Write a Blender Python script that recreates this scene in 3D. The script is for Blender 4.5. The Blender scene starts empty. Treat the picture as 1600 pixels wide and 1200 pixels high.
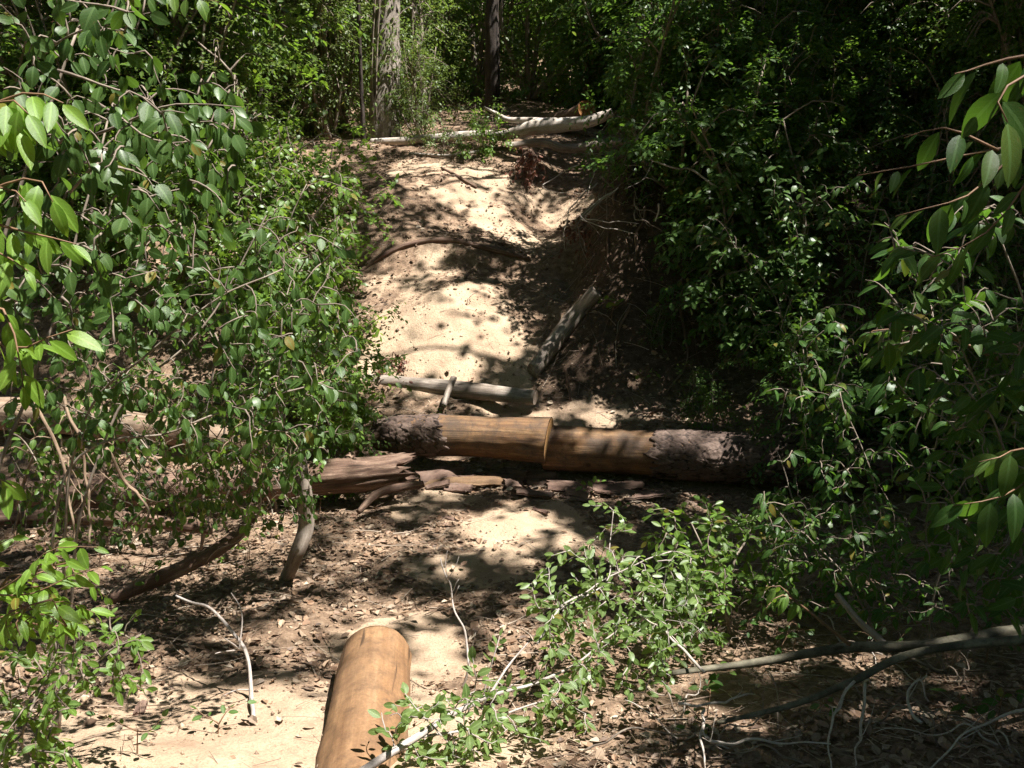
import bpy, math
import numpy as np
from mathutils import Matrix

# ------------------------------------------------------------------ camera, world, sun
SC = bpy.context.scene
COL = SC.collection
PITCH = math.radians(14.0)
FPX = 1570.0                      # focal length in pixels of a 1600 px wide frame
CAM = np.array([0.0, 0.0, 3.0])
cam_d = bpy.data.cameras.new('camera')
cam_d.sensor_width = 36.0
cam_d.lens = 36.0 * FPX / 1600.0
cam_d.clip_start = 0.05
cam_d.clip_end = 600.0
cam = bpy.data.objects.new('camera', cam_d)
COL.objects.link(cam)
cam.location = CAM
cam.rotation_euler = (math.pi / 2 - PITCH, 0, 0)
SC.camera = cam

SUN = np.array([0.38, -0.10, 0.92]); SUN /= np.linalg.norm(SUN)
sun_el = math.asin(SUN[2]); sun_az = math.atan2(SUN[0], SUN[1])
world = bpy.data.worlds.new('World'); SC.world = world
world.use_nodes = True
wn = world.node_tree; wn.nodes.clear()
wo = wn.nodes.new('ShaderNodeOutputWorld'); wb = wn.nodes.new('ShaderNodeBackground')
ws = wn.nodes.new('ShaderNodeTexSky'); ws.sky_type = 'NISHITA'; ws.sun_disc = False
ws.sun_elevation = sun_el; ws.sun_rotation = sun_az
wb.inputs['Strength'].default_value = 0.05
wn.links.new(ws.outputs[0], wb.inputs[0]); wn.links.new(wb.outputs[0], wo.inputs[0])
sl = bpy.data.lights.new('sun', 'SUN'); sl.energy = 5.0; sl.angle = math.radians(0.53); sl.color = (1.0, 0.965, 0.91)
sun = bpy.data.objects.new('sun', sl); COL.objects.link(sun)
sun.location = (0, 0, 30)
from mathutils import Vector
sun.rotation_euler = Vector(SUN).to_track_quat('Z', 'Y').to_euler()
SC.view_settings.view_transform = 'Standard'
SC.view_settings.look = 'None'
SC.view_settings.gamma = 1.0
SC.view_settings.use_curve_mapping = False
SC.view_settings.exposure = 1.5
SC.render.engine = 'CYCLES'
cy = SC.cycles
cy.max_bounces = 6; cy.diffuse_bounces = 3; cy.glossy_bounces = 2; cy.transmission_bounces = 3
cy.transparent_max_bounces = 4
cy.caustics_reflective = False; cy.caustics_refractive = False
cy.sample_clamp_indirect = 4.0
cy.use_adaptive_sampling = True; cy.adaptive_threshold = 0.02
cy.use_denoising = True

# ------------------------------------------------------------------ maths helpers
cp, sp = math.cos(PITCH), math.sin(PITCH)
FWD = np.array([0, cp, -sp]); UPV = np.array([0, sp, cp]); RGT = np.array([1.0, 0, 0])
UP = np.array([0, 0, 1.0])

def ray(px, py):
    return FWD + RGT * ((px - 800.0) / FPX) + UPV * ((600.0 - py) / FPX)

def P(px, py, Y):                 # the point seen at (px, py) at distance Y along the ground
    d = ray(px, py)
    return CAM + d * (Y / d[1])

def project(p):                   # (N,3) -> px, py, depth
    q = np.atleast_2d(p) - CAM
    z = q @ FWD
    zz = np.where(z > 0.05, z, 0.05)
    return 800 + FPX * (q @ RGT) / zz, 600 - FPX * (q @ UPV) / zz, z

def nrm(v):
    v = np.asarray(v, float)
    return v / (np.linalg.norm(v, axis=-1, keepdims=True) + 1e-12)

def h3(i, j, k, seed=0):
    i = i.astype(np.int64); j = j.astype(np.int64); k = k.astype(np.int64)
    n = (i * 374761393 + j * 668265263 + k * 2147483647 + seed * 974634241) & 0xFFFFFFFF
    n = ((n ^ (n >> 13)) * 1274126177) & 0xFFFFFFFF
    n = ((n ^ (n >> 16)) * 2246822519) & 0xFFFFFFFF
    n = n ^ (n >> 15)
    return (n & 0xFFFFFF) / float(0xFFFFFF)

def vnoise(x, y, z=None, seed=0):
    x = np.asarray(x, float); y = np.asarray(y, float)
    z = np.zeros_like(x) if z is None else np.asarray(z, float)
    xi, yi, zi = np.floor(x), np.floor(y), np.floor(z)
    fx, fy, fz = x - xi, y - yi, z - zi
    fx = fx * fx * (3 - 2 * fx); fy = fy * fy * (3 - 2 * fy); fz = fz * fz * (3 - 2 * fz)
    r = 0
    for a in (0, 1):
        for b in (0, 1):
            for c in (0, 1):
                w = (fx if a else 1 - fx) * (fy if b else 1 - fy) * (fz if c else 1 - fz)
                r = r + w * h3(xi + a, yi + b, zi + c, seed)
    return r * 2 - 1

def fbm(x, y, z=None, octv=4, seed=0):
    r, a, f = 0, 0.5, 1.0
    for o in range(octv):
        r = r + a * vnoise(np.asarray(x) * f, np.asarray(y) * f, None if z is None else np.asarray(z) * f, seed + o * 17)
        a *= 0.5; f *= 2.03
    return r

def worley(x, y, seed=0, wrap=None):
    xi, yi = np.floor(x), np.floor(y)
    f1 = np.full(x.shape, 9.0); f2 = np.full(x.shape, 9.0); cid = np.zeros(x.shape)
    for a in (-1, 0, 1):
        for b in (-1, 0, 1):
            cx, cyy = xi + a, yi + b
            hy = cyy % wrap if wrap else cyy
            ox = h3(cx, hy, cx * 0, seed); oy = h3(cx, hy, cx * 0, seed + 5)
            d = np.hypot(cx + ox - x, cyy + oy - y)
            idv = h3(cx, hy, cx * 0, seed + 9)
            new = d < f1
            f2 = np.where(new, f1, np.minimum(f2, d))
            cid = np.where(new, idv, cid)
            f1 = np.where(new, d, f1)
    return f1, f2, cid

def sstep(t):
    t = np.clip(t, 0, 1)
    return t * t * (3 - 2 * t)

# ------------------------------------------------------------------ the lie of the land
HK = np.array([-90, -40, -8, 0, 2, 3.7, 5, 6.5, 8.4, 9.9, 11.2, 12.15, 12.4, 13.2, 14, 15.5, 16.3, 18, 22, 28, 40, 70, 160.0])
HZ = np.array([9, 5, 2.4, 1.4, 0.95, 0.45, 0.15, 0.03, 0.0, 0.36, 0.98, 1.38, 1.68, 1.80, 2.02, 2.58, 2.86, 3.02, 3.5, 4.5, 6.6, 12, 26.0])

def bank_x(y):
    return 0.2 + (np.clip(y, 9, 17) - 10.3) * 0.21

def H(x, y):
    x = np.asarray(x, float); y = np.asarray(y, float)
    yy = y + 0.18 * fbm(x * 0.7, y * 0.3 + 5, octv=2, seed=3)
    z = 0
    for o in (-0.3, -0.1, 0.1, 0.3):
        z = z + np.interp(yy + o * (0.28 + 0.4 * sstep((y - 16) / 3)), HK, HZ) / 4
    u = x - bank_x(y) + 0.22 * fbm(x * 0.9 + 3, y * 0.8, octv=3, seed=37)
    yb = sstep((y - 9.5) / 2.3) * (1 - 0.85 * sstep((y - 14.3) / 2.5))
    z = z + 1.25 * sstep((u - 0.12) / 0.75) * yb
    z = z + 0.30 * np.exp(-((u + 2.3) / 0.9) ** 2 - ((y - 13.9) / 1.3) ** 2)
    z = z - 0.28 * np.exp(-((u + 0.45) / 0.5) ** 2 - ((y - 13.9) / 1.6) ** 2)
    z = z + 0.22 * np.exp(-((x + 0.75) / 0.8) ** 2 - ((y - 11.2) / 0.9) ** 2)
    z = z + 0.35 * sstep((-x - 3.0) / 2.0) * sstep((y - 10) / 2.5)
    z = z + 0.35 * sstep((np.abs(x) - 2.2) / 3.0) * sstep((5.0 - y) / 2.5)
    z = z + 0.25 * sstep((x - 2.2) / 2.5) * (1 - sstep((y - 8.0) / 1.5)) 
    far = sstep((np.hypot(x, y - 8) - 14) / 12)
    steep = sstep((u + 0.1) / 0.3) * (1 - sstep((u - 1.6) / 1.5)) * yb
    z = z + steep * (0.22 * fbm(x * 1.9, y * 1.6, octv=4, seed=31) - 0.10 * np.abs(fbm(x * 3.3, y * 1.2, octv=2, seed=33)))
    z = z + fbm(x * 0.55, y * 0.55, octv=3, seed=11) * (0.12 + 0.7 * far) + fbm(x * 2.4, y * 2.4, octv=3, seed=23) * 0.05
    return z

def G(px, py):                    # where the line of sight through (px, py) meets the ground
    d = ray(px, py); d = d / d[1]
    ys = np.arange(2.0, 90, 0.02)
    pts = CAM[None] + ys[:, None] * d[None]
    below = pts[:, 2] < H(pts[:, 0], pts[:, 1])
    i = int(np.argmax(below)) if below.any() else len(ys) - 1
    return pts[i]

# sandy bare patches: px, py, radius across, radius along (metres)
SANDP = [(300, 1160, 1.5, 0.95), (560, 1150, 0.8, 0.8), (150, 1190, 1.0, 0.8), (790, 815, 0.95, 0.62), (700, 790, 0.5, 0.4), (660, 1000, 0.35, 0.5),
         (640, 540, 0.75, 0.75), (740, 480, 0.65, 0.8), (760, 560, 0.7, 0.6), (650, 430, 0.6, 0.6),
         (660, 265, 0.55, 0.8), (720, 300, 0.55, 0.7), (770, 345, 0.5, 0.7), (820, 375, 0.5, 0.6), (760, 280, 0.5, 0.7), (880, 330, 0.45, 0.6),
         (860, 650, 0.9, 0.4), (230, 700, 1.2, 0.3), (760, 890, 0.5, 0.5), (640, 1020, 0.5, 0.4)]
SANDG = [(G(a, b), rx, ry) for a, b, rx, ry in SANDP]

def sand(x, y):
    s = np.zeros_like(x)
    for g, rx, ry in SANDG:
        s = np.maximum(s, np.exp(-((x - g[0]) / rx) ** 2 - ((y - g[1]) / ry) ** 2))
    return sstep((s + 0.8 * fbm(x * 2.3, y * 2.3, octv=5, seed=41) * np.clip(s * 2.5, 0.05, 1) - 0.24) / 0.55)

# ------------------------------------------------------------------ mesh and object helpers
def raw_mesh(name, v, tris=None, quads=None, attrs=None, smooth=True):
    v = np.asarray(v, np.float32)
    tris = np.zeros((0, 3), np.int32) if tris is None else np.asarray(tris, np.int32).reshape(-1, 3)
    quads = np.zeros((0, 4), np.int32) if quads is None else np.asarray(quads, np.int32).reshape(-1, 4)
    me = bpy.data.meshes.new(name)
    me.vertices.add(len(v)); me.vertices.foreach_set('co', v.ravel())
    nl = len(tris) * 3 + len(quads) * 4
    me.loops.add(nl)
    me.loops.foreach_set('vertex_index', np.concatenate([tris.ravel(), quads.ravel()]).astype(np.int32))
    npoly = len(tris) + len(quads)
    me.polygons.add(npoly)
    st = np.concatenate([np.arange(len(tris)) * 3, len(tris) * 3 + np.arange(len(quads)) * 4]).astype(np.int32)
    me.polygons.foreach_set('loop_start', st)
    me.polygons.foreach_set('use_smooth', np.full(npoly, bool(smooth)))
    for k, a in (attrs or {}).items():
        a = np.asarray(a, np.float32)
        if a.ndim == 1:
            at = me.attributes.new(k, 'FLOAT', 'POINT'); at.data.foreach_set('value', a)
        else:
            at = me.attributes.new(k, 'FLOAT_VECTOR', 'POINT'); at.data.foreach_set('vector', a.ravel())
    me.update(calc_edges=True)
    return me

def link(name, me, mat=None, parent=None, kind=None):
    o = bpy.data.objects.new(name, me)
    COL.objects.link(o)
    if mat is not None and not me.materials:
        for m in (mat if isinstance(mat, (list, tuple)) else [mat]):
            me.materials.append(m)
    if parent is not None:
        o.parent = parent
    if kind:
        o['kind'] = kind
    return o

def tag(o, label, cat, group=None):
    o['label'] = label; o['category'] = cat; o['kind'] = 'thing'
    if group:
        o['group'] = group
    return o

def thing(name, label, cat, loc, group=None):
    o = bpy.data.objects.new(name, None)
    COL.objects.link(o)
    o.location = loc
    o.empty_display_size = 0.1
    return tag(o, label, cat, group)

class MB:                         # gathers vertices and faces of one mesh
    def __init__(s):
        s.v = []; s.t = []; s.q = []; s.a = {}; s.n = 0
    def add(s, v, t=None, q=None, **attrs):
        v = np.asarray(v, float)
        s.v.append(v)
        if t is not None and len(t): s.t.append(np.asarray(t) + s.n)
        if q is not None and len(q): s.q.append(np.asarray(q) + s.n)
        for k, a in attrs.items():
            s.a.setdefault(k, []).append(np.asarray(a, float))
        s.n += len(v)
    def mesh(s, name, origin=(0, 0, 0), smooth=True):
        v = np.concatenate(s.v) - np.asarray(origin)
        t = np.concatenate(s.t) if s.t else None
        q = np.concatenate(s.q) if s.q else None
        return raw_mesh(name, v, t, q, {k: np.concatenate(a) for k, a in s.a.items()}, smooth)

def resample(pts, n):
    pts = np.asarray(pts, float)
    if len(pts) > 2:              # Catmull-Rom through the control points
        p = np.vstack([2 * pts[0] - pts[1], pts, 2 * pts[-1] - pts[-2]])
        out = []
        m = len(pts) - 1
        for i in range(m):
            t = np.linspace(0, 1, 24, endpoint=False)[:, None]
            a, b, c, d = p[i], p[i + 1], p[i + 2], p[i + 3]
            out.append(0.5 * (2 * b + (c - a) * t + (2 * a - 5 * b + 4 * c - d) * t ** 2 + (3 * b - a - 3 * c + d) * t ** 3))
        pts = np.vstack(out + [pts[-1:]])
    s = np.concatenate([[0], np.cumsum(np.linalg.norm(np.diff(pts, axis=0), axis=1))])
    q = np.linspace(0, s[-1], n)
    return np.stack([np.interp(q, s, pts[:, k]) for k in range(3)], 1), q

def wiggle(q, rng, amp, knots=6, taper=True):   # slow bends instead of zigzags
    n = len(q); k = rng.normal(0, amp, (knots, 3)); t = np.linspace(0, 1, n)
    d = np.stack([np.interp(t, np.linspace(0, 1, knots), k[:, c]) for c in range(3)], 1)
    for _ in range(max(1, n // (knots * 2))):
        d[1:-1] = (d[:-2] + 2 * d[1:-1] + d[2:]) / 4
    return q + d * (t[:, None] if taper else np.minimum(1, np.minimum(t, 1 - t) * 5)[:, None])

def frames(pts):
    t = nrm(np.gradient(pts, axis=0))
    a = np.zeros_like(t); ref = UP if abs(t[0] @ UP) < 0.9 else np.array([1.0, 0, 0])
    u = nrm(ref - t[0] * (ref @ t[0]))
    for i in range(len(t)):
        u = nrm(u - t[i] * (u @ t[i])); a[i] = u
    return t, a, np.cross(t, a)

def tube(mb, pts, r0, r1=None, sides=6, n=None, disp=None, caps=(True, True), radii=None, tilt=(0, 0)):
    n = n or max(3, len(pts))
    ctl = len(pts)
    pts, s = resample(pts, n)
    if radii is not None:
        r = np.interp(np.linspace(0, 1, n), np.linspace(0, 1, len(radii)), radii)
    else:
        r = np.linspace(r0, r1 if r1 is not None else r0, n)
    t, a, b = frames(pts)
    th = np.linspace(0, 2 * math.pi, sides, endpoint=False)
    S, T = np.meshgrid(s, th, indexing='ij')
    R = np.repeat(r[:, None], sides, 1)
    if disp is not None:
        R = R + disp(S, T, R)
    ca, sa = np.cos(T), np.sin(T)
    v = pts[:, None] + a[:, None] * (R * ca)[..., None] + b[:, None] * (R * sa)[..., None]
    if tilt[0]:
        v[0] += t[0] * (tilt[0] * r[0] * np.cos(th + 0.6))[:, None]
    if tilt[1]:
        v[-1] += t[-1] * (tilt[1] * r[-1] * np.cos(th + 0.6))[:, None]
    g = np.stack([S, R * ca, R * sa], -1)
    idx = np.arange(n * sides).reshape(n, sides)
    i0 = idx[:-1]; i1 = idx[1:]
    q = np.stack([i0, np.roll(i0, -1, 1), np.roll(i1, -1, 1), i1], -1).reshape(-1, 4)
    v = v.reshape(-1, 3); g = g.reshape(-1, 3)
    tr = []
    if caps[0]:
        v = np.vstack([v, pts[:1]]); g = np.vstack([g, [[s[0], 0, 0]]]); c = len(v) - 1
        tr += [(c, idx[0, (k + 1) % sides], idx[0, k]) for k in range(sides)]
    if caps[1]:
        v = np.vstack([v, pts[-1:]]); g = np.vstack([g, [[s[-1], 0, 0]]]); c = len(v) - 1
        tr += [(c, idx[-1, k], idx[-1, (k + 1) % sides]) for k in range(sides)]
    mb.add(v, tr if tr else None, q, grain=g)
    return pts, t, a, b, r

def disc(mb, c, nrmal, u, r, rings=5, sides=40, bump=0.004, seed=0):
    w = np.cross(nrmal, u)
    v = [c]; g = [[0, 0, 0]]
    th = np.linspace(0, 2 * math.pi, sides, endpoint=False)
    for k in range(1, rings + 1):
        rr = r * k / rings
        for x in th:
            p = c + (u * math.cos(x) + w * math.sin(x)) * rr
            v.append(p); g.append([0, rr * math.cos(x), rr * math.sin(x)])
    v = np.array(v); g = np.array(g)
    v = v + nrmal[None] * (bump * fbm(g[:, 1] * 25, g[:, 2] * 25, seed=seed))[:, None]
    t = [(0, 1 + k, 1 + (k + 1) % sides) for k in range(sides)]
    q = []
    for m in range(rings - 1):
        o = 1 + m * sides
        q += [(o + k, o + sides + k, o + sides + (k + 1) % sides, o + (k + 1) % sides) for k in range(sides)]
    mb.add(v, t, q, grain=g)

# ------------------------------------------------------------------ materials
def new_mat(name):
    m = bpy.data.materials.new(name); m.use_nodes = True
    nt = m.node_tree; nt.nodes.clear()
    out = nt.nodes.new('ShaderNodeOutputMaterial')
    return m, nt, out

def N(nt, t, **kw):
    n = nt.nodes.new(t)
    for k, v in kw.items():
        if k.startswith('i_'):
            n.inputs[k[2:].replace('_', ' ')].default_value = v
        else:
            setattr(n, k, v)
    return n

def ramp(nt, fac, stops):
    r = nt.nodes.new('ShaderNodeValToRGB')
    el = r.color_ramp.elements
    while len(el) < len(stops): el.new(0.5)
    for e, (p, c) in zip(el, stops):
        e.position = p; e.color = (*c, 1)
    nt.links.new(fac, r.inputs[0])
    return r

def mix(nt, a, b, fac, mode='MIX'):
    m = nt.nodes.new('ShaderNodeMix'); m.data_type = 'RGBA'; m.blend_type = mode
    for sock, val in ((m.inputs[6], a), (m.inputs[7], b), (m.inputs[0], fac)):
        if hasattr(val, 'is_output'): nt.links.new(val, sock)
        elif isinstance(val, (int, float)): sock.default_value = val
        else: sock.default_value = (*val, 1)
    return m.outputs[2]

def leaf_mat(name, cols, trans, rough=0.38, tw=0.35, spec=0.5):
    m, nt, out = new_mat(name)
    at = N(nt, 'ShaderNodeAttribute', attribute_name='rnd')
    oi = N(nt, 'ShaderNodeObjectInfo')
    ad = N(nt, 'ShaderNodeMath', operation='ADD'); nt.links.new(at.outputs['Fac'], ad.inputs[0]); nt.links.new(oi.outputs['Random'], ad.inputs[1])
    fr = N(nt, 'ShaderNodeMath', operation='FRACT'); nt.links.new(ad.outputs[0], fr.inputs[0])
    n = len(cols)
    rc = ramp(nt, fr.outputs[0], [(i / (n - 1) * 0.965, c) for i, c in enumerate(cols)] + [(0.975, tuple(c * 1.5 for c in cols[-1])), (0.985, (0.20, 0.15, 0.03))])
    base = rc.outputs[0]
    lf = N(nt, 'ShaderNodeAttribute', attribute_name='lf')      # across, along the leaf
    sx = N(nt, 'ShaderNodeSeparateXYZ'); nt.links.new(lf.outputs['Vector'], sx.inputs[0])
    mid = N(nt, 'ShaderNodeMath', operation='LESS_THAN'); nt.links.new(sx.outputs[2], mid.inputs[0]); mid.inputs[1].default_value = -0.86
    ab = N(nt, 'ShaderNodeMath', operation='ABSOLUTE'); nt.links.new(sx.outputs[0], ab.inputs[0])
    v1 = N(nt, 'ShaderNodeMath', operation='MULTIPLY_ADD'); nt.links.new(ab.outputs[0], v1.inputs[0]); v1.inputs[1].default_value = -0.22; nt.links.new(sx.outputs[1], v1.inputs[2])
    v2 = N(nt, 'ShaderNodeMath', operation='MULTIPLY'); nt.links.new(v1.outputs[0], v2.inputs[0]); v2.inputs[1].default_value = 46.0
    v3 = N(nt, 'ShaderNodeMath', operation='SINE'); nt.links.new(v2.outputs[0], v3.inputs[0])
    v4 = N(nt, 'ShaderNodeMath', operation='GREATER_THAN'); nt.links.new(v3.outputs[0], v4.inputs[0]); v4.inputs[1].default_value = 0.86
    v5 = N(nt, 'ShaderNodeMath', operation='MULTIPLY'); nt.links.new(v4.outputs[0], v5.inputs[0]); v5.inputs[1].default_value = 0.35
    vein = N(nt, 'ShaderNodeMath', operation='MAXIMUM'); nt.links.new(mid.outputs[0], vein.inputs[0]); nt.links.new(v5.outputs[0], vein.inputs[1])
    vf = N(nt, 'ShaderNodeMath', operation='MULTIPLY'); nt.links.new(vein.outputs[0], vf.inputs[0]); vf.inputs[1].default_value = 0.55
    ns = N(nt, 'ShaderNodeTexNoise', i_Scale=55.0, i_Detail=3.0)
    tc = N(nt, 'ShaderNodeTexCoord'); nt.links.new(tc.outputs['Object'], ns.inputs['Vector'])
    sp_ = ramp(nt, ns.outputs[0], [(0.3, (0.7, 0.7, 0.7)), (0.7, (1.15, 1.15, 1.1))])
    base = mix(nt, base, sp_.outputs[0], 0.7, 'MULTIPLY')
    base = mix(nt, base, tuple(min(1, 1.7 * c + 0.03) for c in cols[-2]), vf.outputs[0])
    dm = N(nt, 'ShaderNodeTexNoise', i_Scale=16.0, i_Detail=2.0)
    dv = N(nt, 'ShaderNodeVectorMath', operation='ADD'); nt.links.new(lf.outputs['Vector'], dv.inputs[0]); nt.links.new(oi.outputs['Location'], dv.inputs[1])
    nt.links.new(dv.outputs[0], dm.inputs['Vector']); dm.inputs['Scale'].default_value = 3.0
    dr = ramp(nt, dm.outputs[0], [(0.68, (0, 0, 0)), (0.74, (0.8, 0.8, 0.8))])
    base = mix(nt, base, (0.16, 0.12, 0.04), dr.outputs[0])
    pr = N(nt, 'ShaderNodeBsdfPrincipled'); pr.inputs['Roughness'].default_value = rough
    pr.inputs['Specular IOR Level'].default_value = spec
    nt.links.new(base, pr.inputs['Base Color'])
    bp = N(nt, 'ShaderNodeBump', i_Strength=0.25, i_Distance=0.003); nt.links.new(ns.outputs[0], bp.inputs['Height']); nt.links.new(bp.outputs[0], pr.inputs['Normal'])
    tr = N(nt, 'ShaderNodeBsdfTranslucent')
    tcol = mix(nt, base, trans, 0.6)
    nt.links.new(tcol, tr.inputs['Color'])
    mx = N(nt, 'ShaderNodeMixShader'); mx.inputs[0].default_value = tw
    nt.links.new(pr.outputs[0], mx.inputs[1]); nt.links.new(tr.outputs[0], mx.inputs[2])
    nt.links.new(mx.outputs[0], out.inputs[0])
    return m

def wood_mat(name, stops, along=3.0, across=38.0, stain=None, stain_amt=0.6, rough=0.65, bump=0.3, speck=0.0, spec=0.3, dirt=0.35, st=(0.42, 0.66), knots=False, dirtc=(0.10, 0.070, 0.048)):
    m, nt, out = new_mat(name)
    at = N(nt, 'ShaderNodeAttribute', attribute_name='grain')
    mp = N(nt, 'ShaderNodeMapping'); mp.inputs['Scale'].default_value = (along, across, across)
    nt.links.new(at.outputs['Vector'], mp.inputs[0])
    n1 = N(nt, 'ShaderNodeTexNoise', i_Scale=1.0, i_Detail=6.0, i_Roughness=0.62)
    nt.links.new(mp.outputs[0], n1.inputs['Vector'])
    rc = ramp(nt, n1.outputs[0], stops)
    colr = rc.outputs[0]
    n2 = N(nt, 'ShaderNodeTexNoise', i_Scale=4.5, i_Detail=5.0, i_Roughness=0.6)
    nt.links.new(at.outputs['Vector'], n2.inputs['Vector'])
    if stain is not None:
        r2 = ramp(nt, n2.outputs[0], [(st[0], (0, 0, 0)), (st[1], (1, 1, 1))])
        f = N(nt, 'ShaderNodeMath', operation='MULTIPLY'); nt.links.new(r2.outputs[0], f.inputs[0]); f.inputs[1].default_value = stain_amt
        colr = mix(nt, colr, stain, f.outputs[0])
    n3 = N(nt, 'ShaderNodeTexNoise', i_Scale=90.0, i_Detail=3.0)
    nt.links.new(at.outputs['Vector'], n3.inputs['Vector'])
    r3 = ramp(nt, n3.outputs[0], [(0.3, (0.6, 0.6, 0.6)), (0.65, (1.1, 1.1, 1.1))])
    colr = mix(nt, colr, r3.outputs[0], 0.5, 'MULTIPLY')
    mp2 = N(nt, 'ShaderNodeMapping'); mp2.inputs['Scale'].default_value = (along * 0.9, across * 1.6, across * 1.6); nt.links.new(at.outputs['Vector'], mp2.inputs[0])
    nc = N(nt, 'ShaderNodeTexNoise', i_Scale=1.0, i_Detail=2.0); nt.links.new(mp2.outputs[0], nc.inputs['Vector'])
    rk = ramp(nt, nc.outputs[0], [(0.30, (1, 1, 1)), (0.345, (0, 0, 0))])         # drying cracks along the grain
    fk = N(nt, 'ShaderNodeMath', operation='MULTIPLY'); nt.links.new(rk.outputs[0], fk.inputs[0]); fk.inputs[1].default_value = 0.8
    colr = mix(nt, colr, (0.035, 0.022, 0.015), fk.outputs[0])
    nd = N(nt, 'ShaderNodeTexNoise', i_Scale=13.0, i_Detail=6.0, i_Roughness=0.7); nt.links.new(at.outputs['Vector'], nd.inputs['Vector'])
    rd_ = ramp(nt, nd.outputs[0], [(0.50, (0, 0, 0)), (0.70, (1, 1, 1))])          # dirt and mould blotches
    fd = N(nt, 'ShaderNodeMath', operation='MULTIPLY'); nt.links.new(rd_.outputs[0], fd.inputs[0]); fd.inputs[1].default_value = dirt
    colr = mix(nt, colr, dirtc, fd.outputs[0])
    if knots:
        vo = N(nt, 'ShaderNodeTexVoronoi', i_Scale=2.6); nt.links.new(at.outputs['Vector'], vo.inputs['Vector'])
        kn = ramp(nt, vo.outputs['Distance'], [(0.04, (1, 1, 1)), (0.075, (0.25, 0.25, 0.25)), (0.13, (0, 0, 0))])
        colr = mix(nt, colr, (0.06, 0.035, 0.02), kn.outputs[0])
    pr = N(nt, 'ShaderNodeBsdfPrincipled'); pr.inputs['Roughness'].default_value = rough
    pr.inputs['Specular IOR Level'].default_value = spec
    nt.links.new(colr, pr.inputs['Base Color'])
    bp = N(nt, 'ShaderNodeBump', i_Strength=bump, i_Distance=0.01); nt.links.new(n1.outputs[0], bp.inputs['Height']); nt.links.new(bp.outputs[0], pr.inputs['Normal'])
    nt.links.new(pr.outputs[0], out.inputs[0])
    return m

def plate_mat(name, crack, plate, light, attr='plate'):    # scaly bark, colour of every plate its own
    m, nt, out = new_mat(name)
    at = N(nt, 'ShaderNodeAttribute', attribute_name=attr)
    ad = N(nt, 'ShaderNodeAttribute', attribute_name='crack')
    gr = N(nt, 'ShaderNodeAttribute', attribute_name='grain')
    n1 = N(nt, 'ShaderNodeTexNoise', i_Scale=40.0, i_Detail=6.0, i_Roughness=0.65); nt.links.new(gr.outputs['Vector'], n1.inputs['Vector'])
    rc = ramp(nt, at.outputs['Fac'], [(0.0, plate), (0.6, tuple(0.5 * (a + b) for a, b in zip(plate, light))), (1.0, light)])
    r1 = ramp(nt, n1.outputs[0], [(0.3, (0.55, 0.52, 0.5)), (0.7, (1.25, 1.2, 1.2))])
    c = mix(nt, rc.outputs[0], r1.outputs[0], 0.8, 'MULTIPLY')
    rk = ramp(nt, ad.outputs['Fac'], [(0.03, (1, 1, 1)), (0.15, (0, 0, 0))])
    c = mix(nt, c, crack, rk.outputs[0])
    pr = N(nt, 'ShaderNodeBsdfPrincipled'); pr.inputs['Roughness'].default_value = 0.8
    pr.inputs['Specular IOR Level'].default_value = 0.3
    nt.links.new(c, pr.inputs['Base Color'])
    bp = N(nt, 'ShaderNodeBump', i_Strength=0.6, i_Distance=0.01); nt.links.new(n1.outputs[0], bp.inputs['Height']); nt.links.new(bp.outputs[0], pr.inputs['Normal'])
    nt.links.new(pr.outputs[0], out.inputs[0])
    return m

def litter_mat(name, cols):
    m, nt, out = new_mat(name)
    at = N(nt, 'ShaderNodeAttribute', attribute_name='rnd')
    n = len(cols)
    rc = ramp(nt, at.outputs['Fac'], [(i / (n - 1), c) for i, c in enumerate(cols)])
    pr = N(nt, 'ShaderNodeBsdfPrincipled'); pr.inputs['Roughness'].default_value = 0.6
    pr.inputs['Specular IOR Level'].default_value = 0.35
    nt.links.new(rc.outputs[0], pr.inputs['Base Color'])
    nt.links.new(pr.outputs[0], out.inputs[0])
    return m

def humus_shade(x, y):  # dark bank soil, with the hollow's shade painted into its colour
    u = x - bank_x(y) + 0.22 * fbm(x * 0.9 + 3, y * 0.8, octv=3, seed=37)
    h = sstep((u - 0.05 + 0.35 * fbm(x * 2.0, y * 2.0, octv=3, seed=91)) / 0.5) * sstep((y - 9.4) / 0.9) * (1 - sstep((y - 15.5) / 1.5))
    return h

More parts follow.
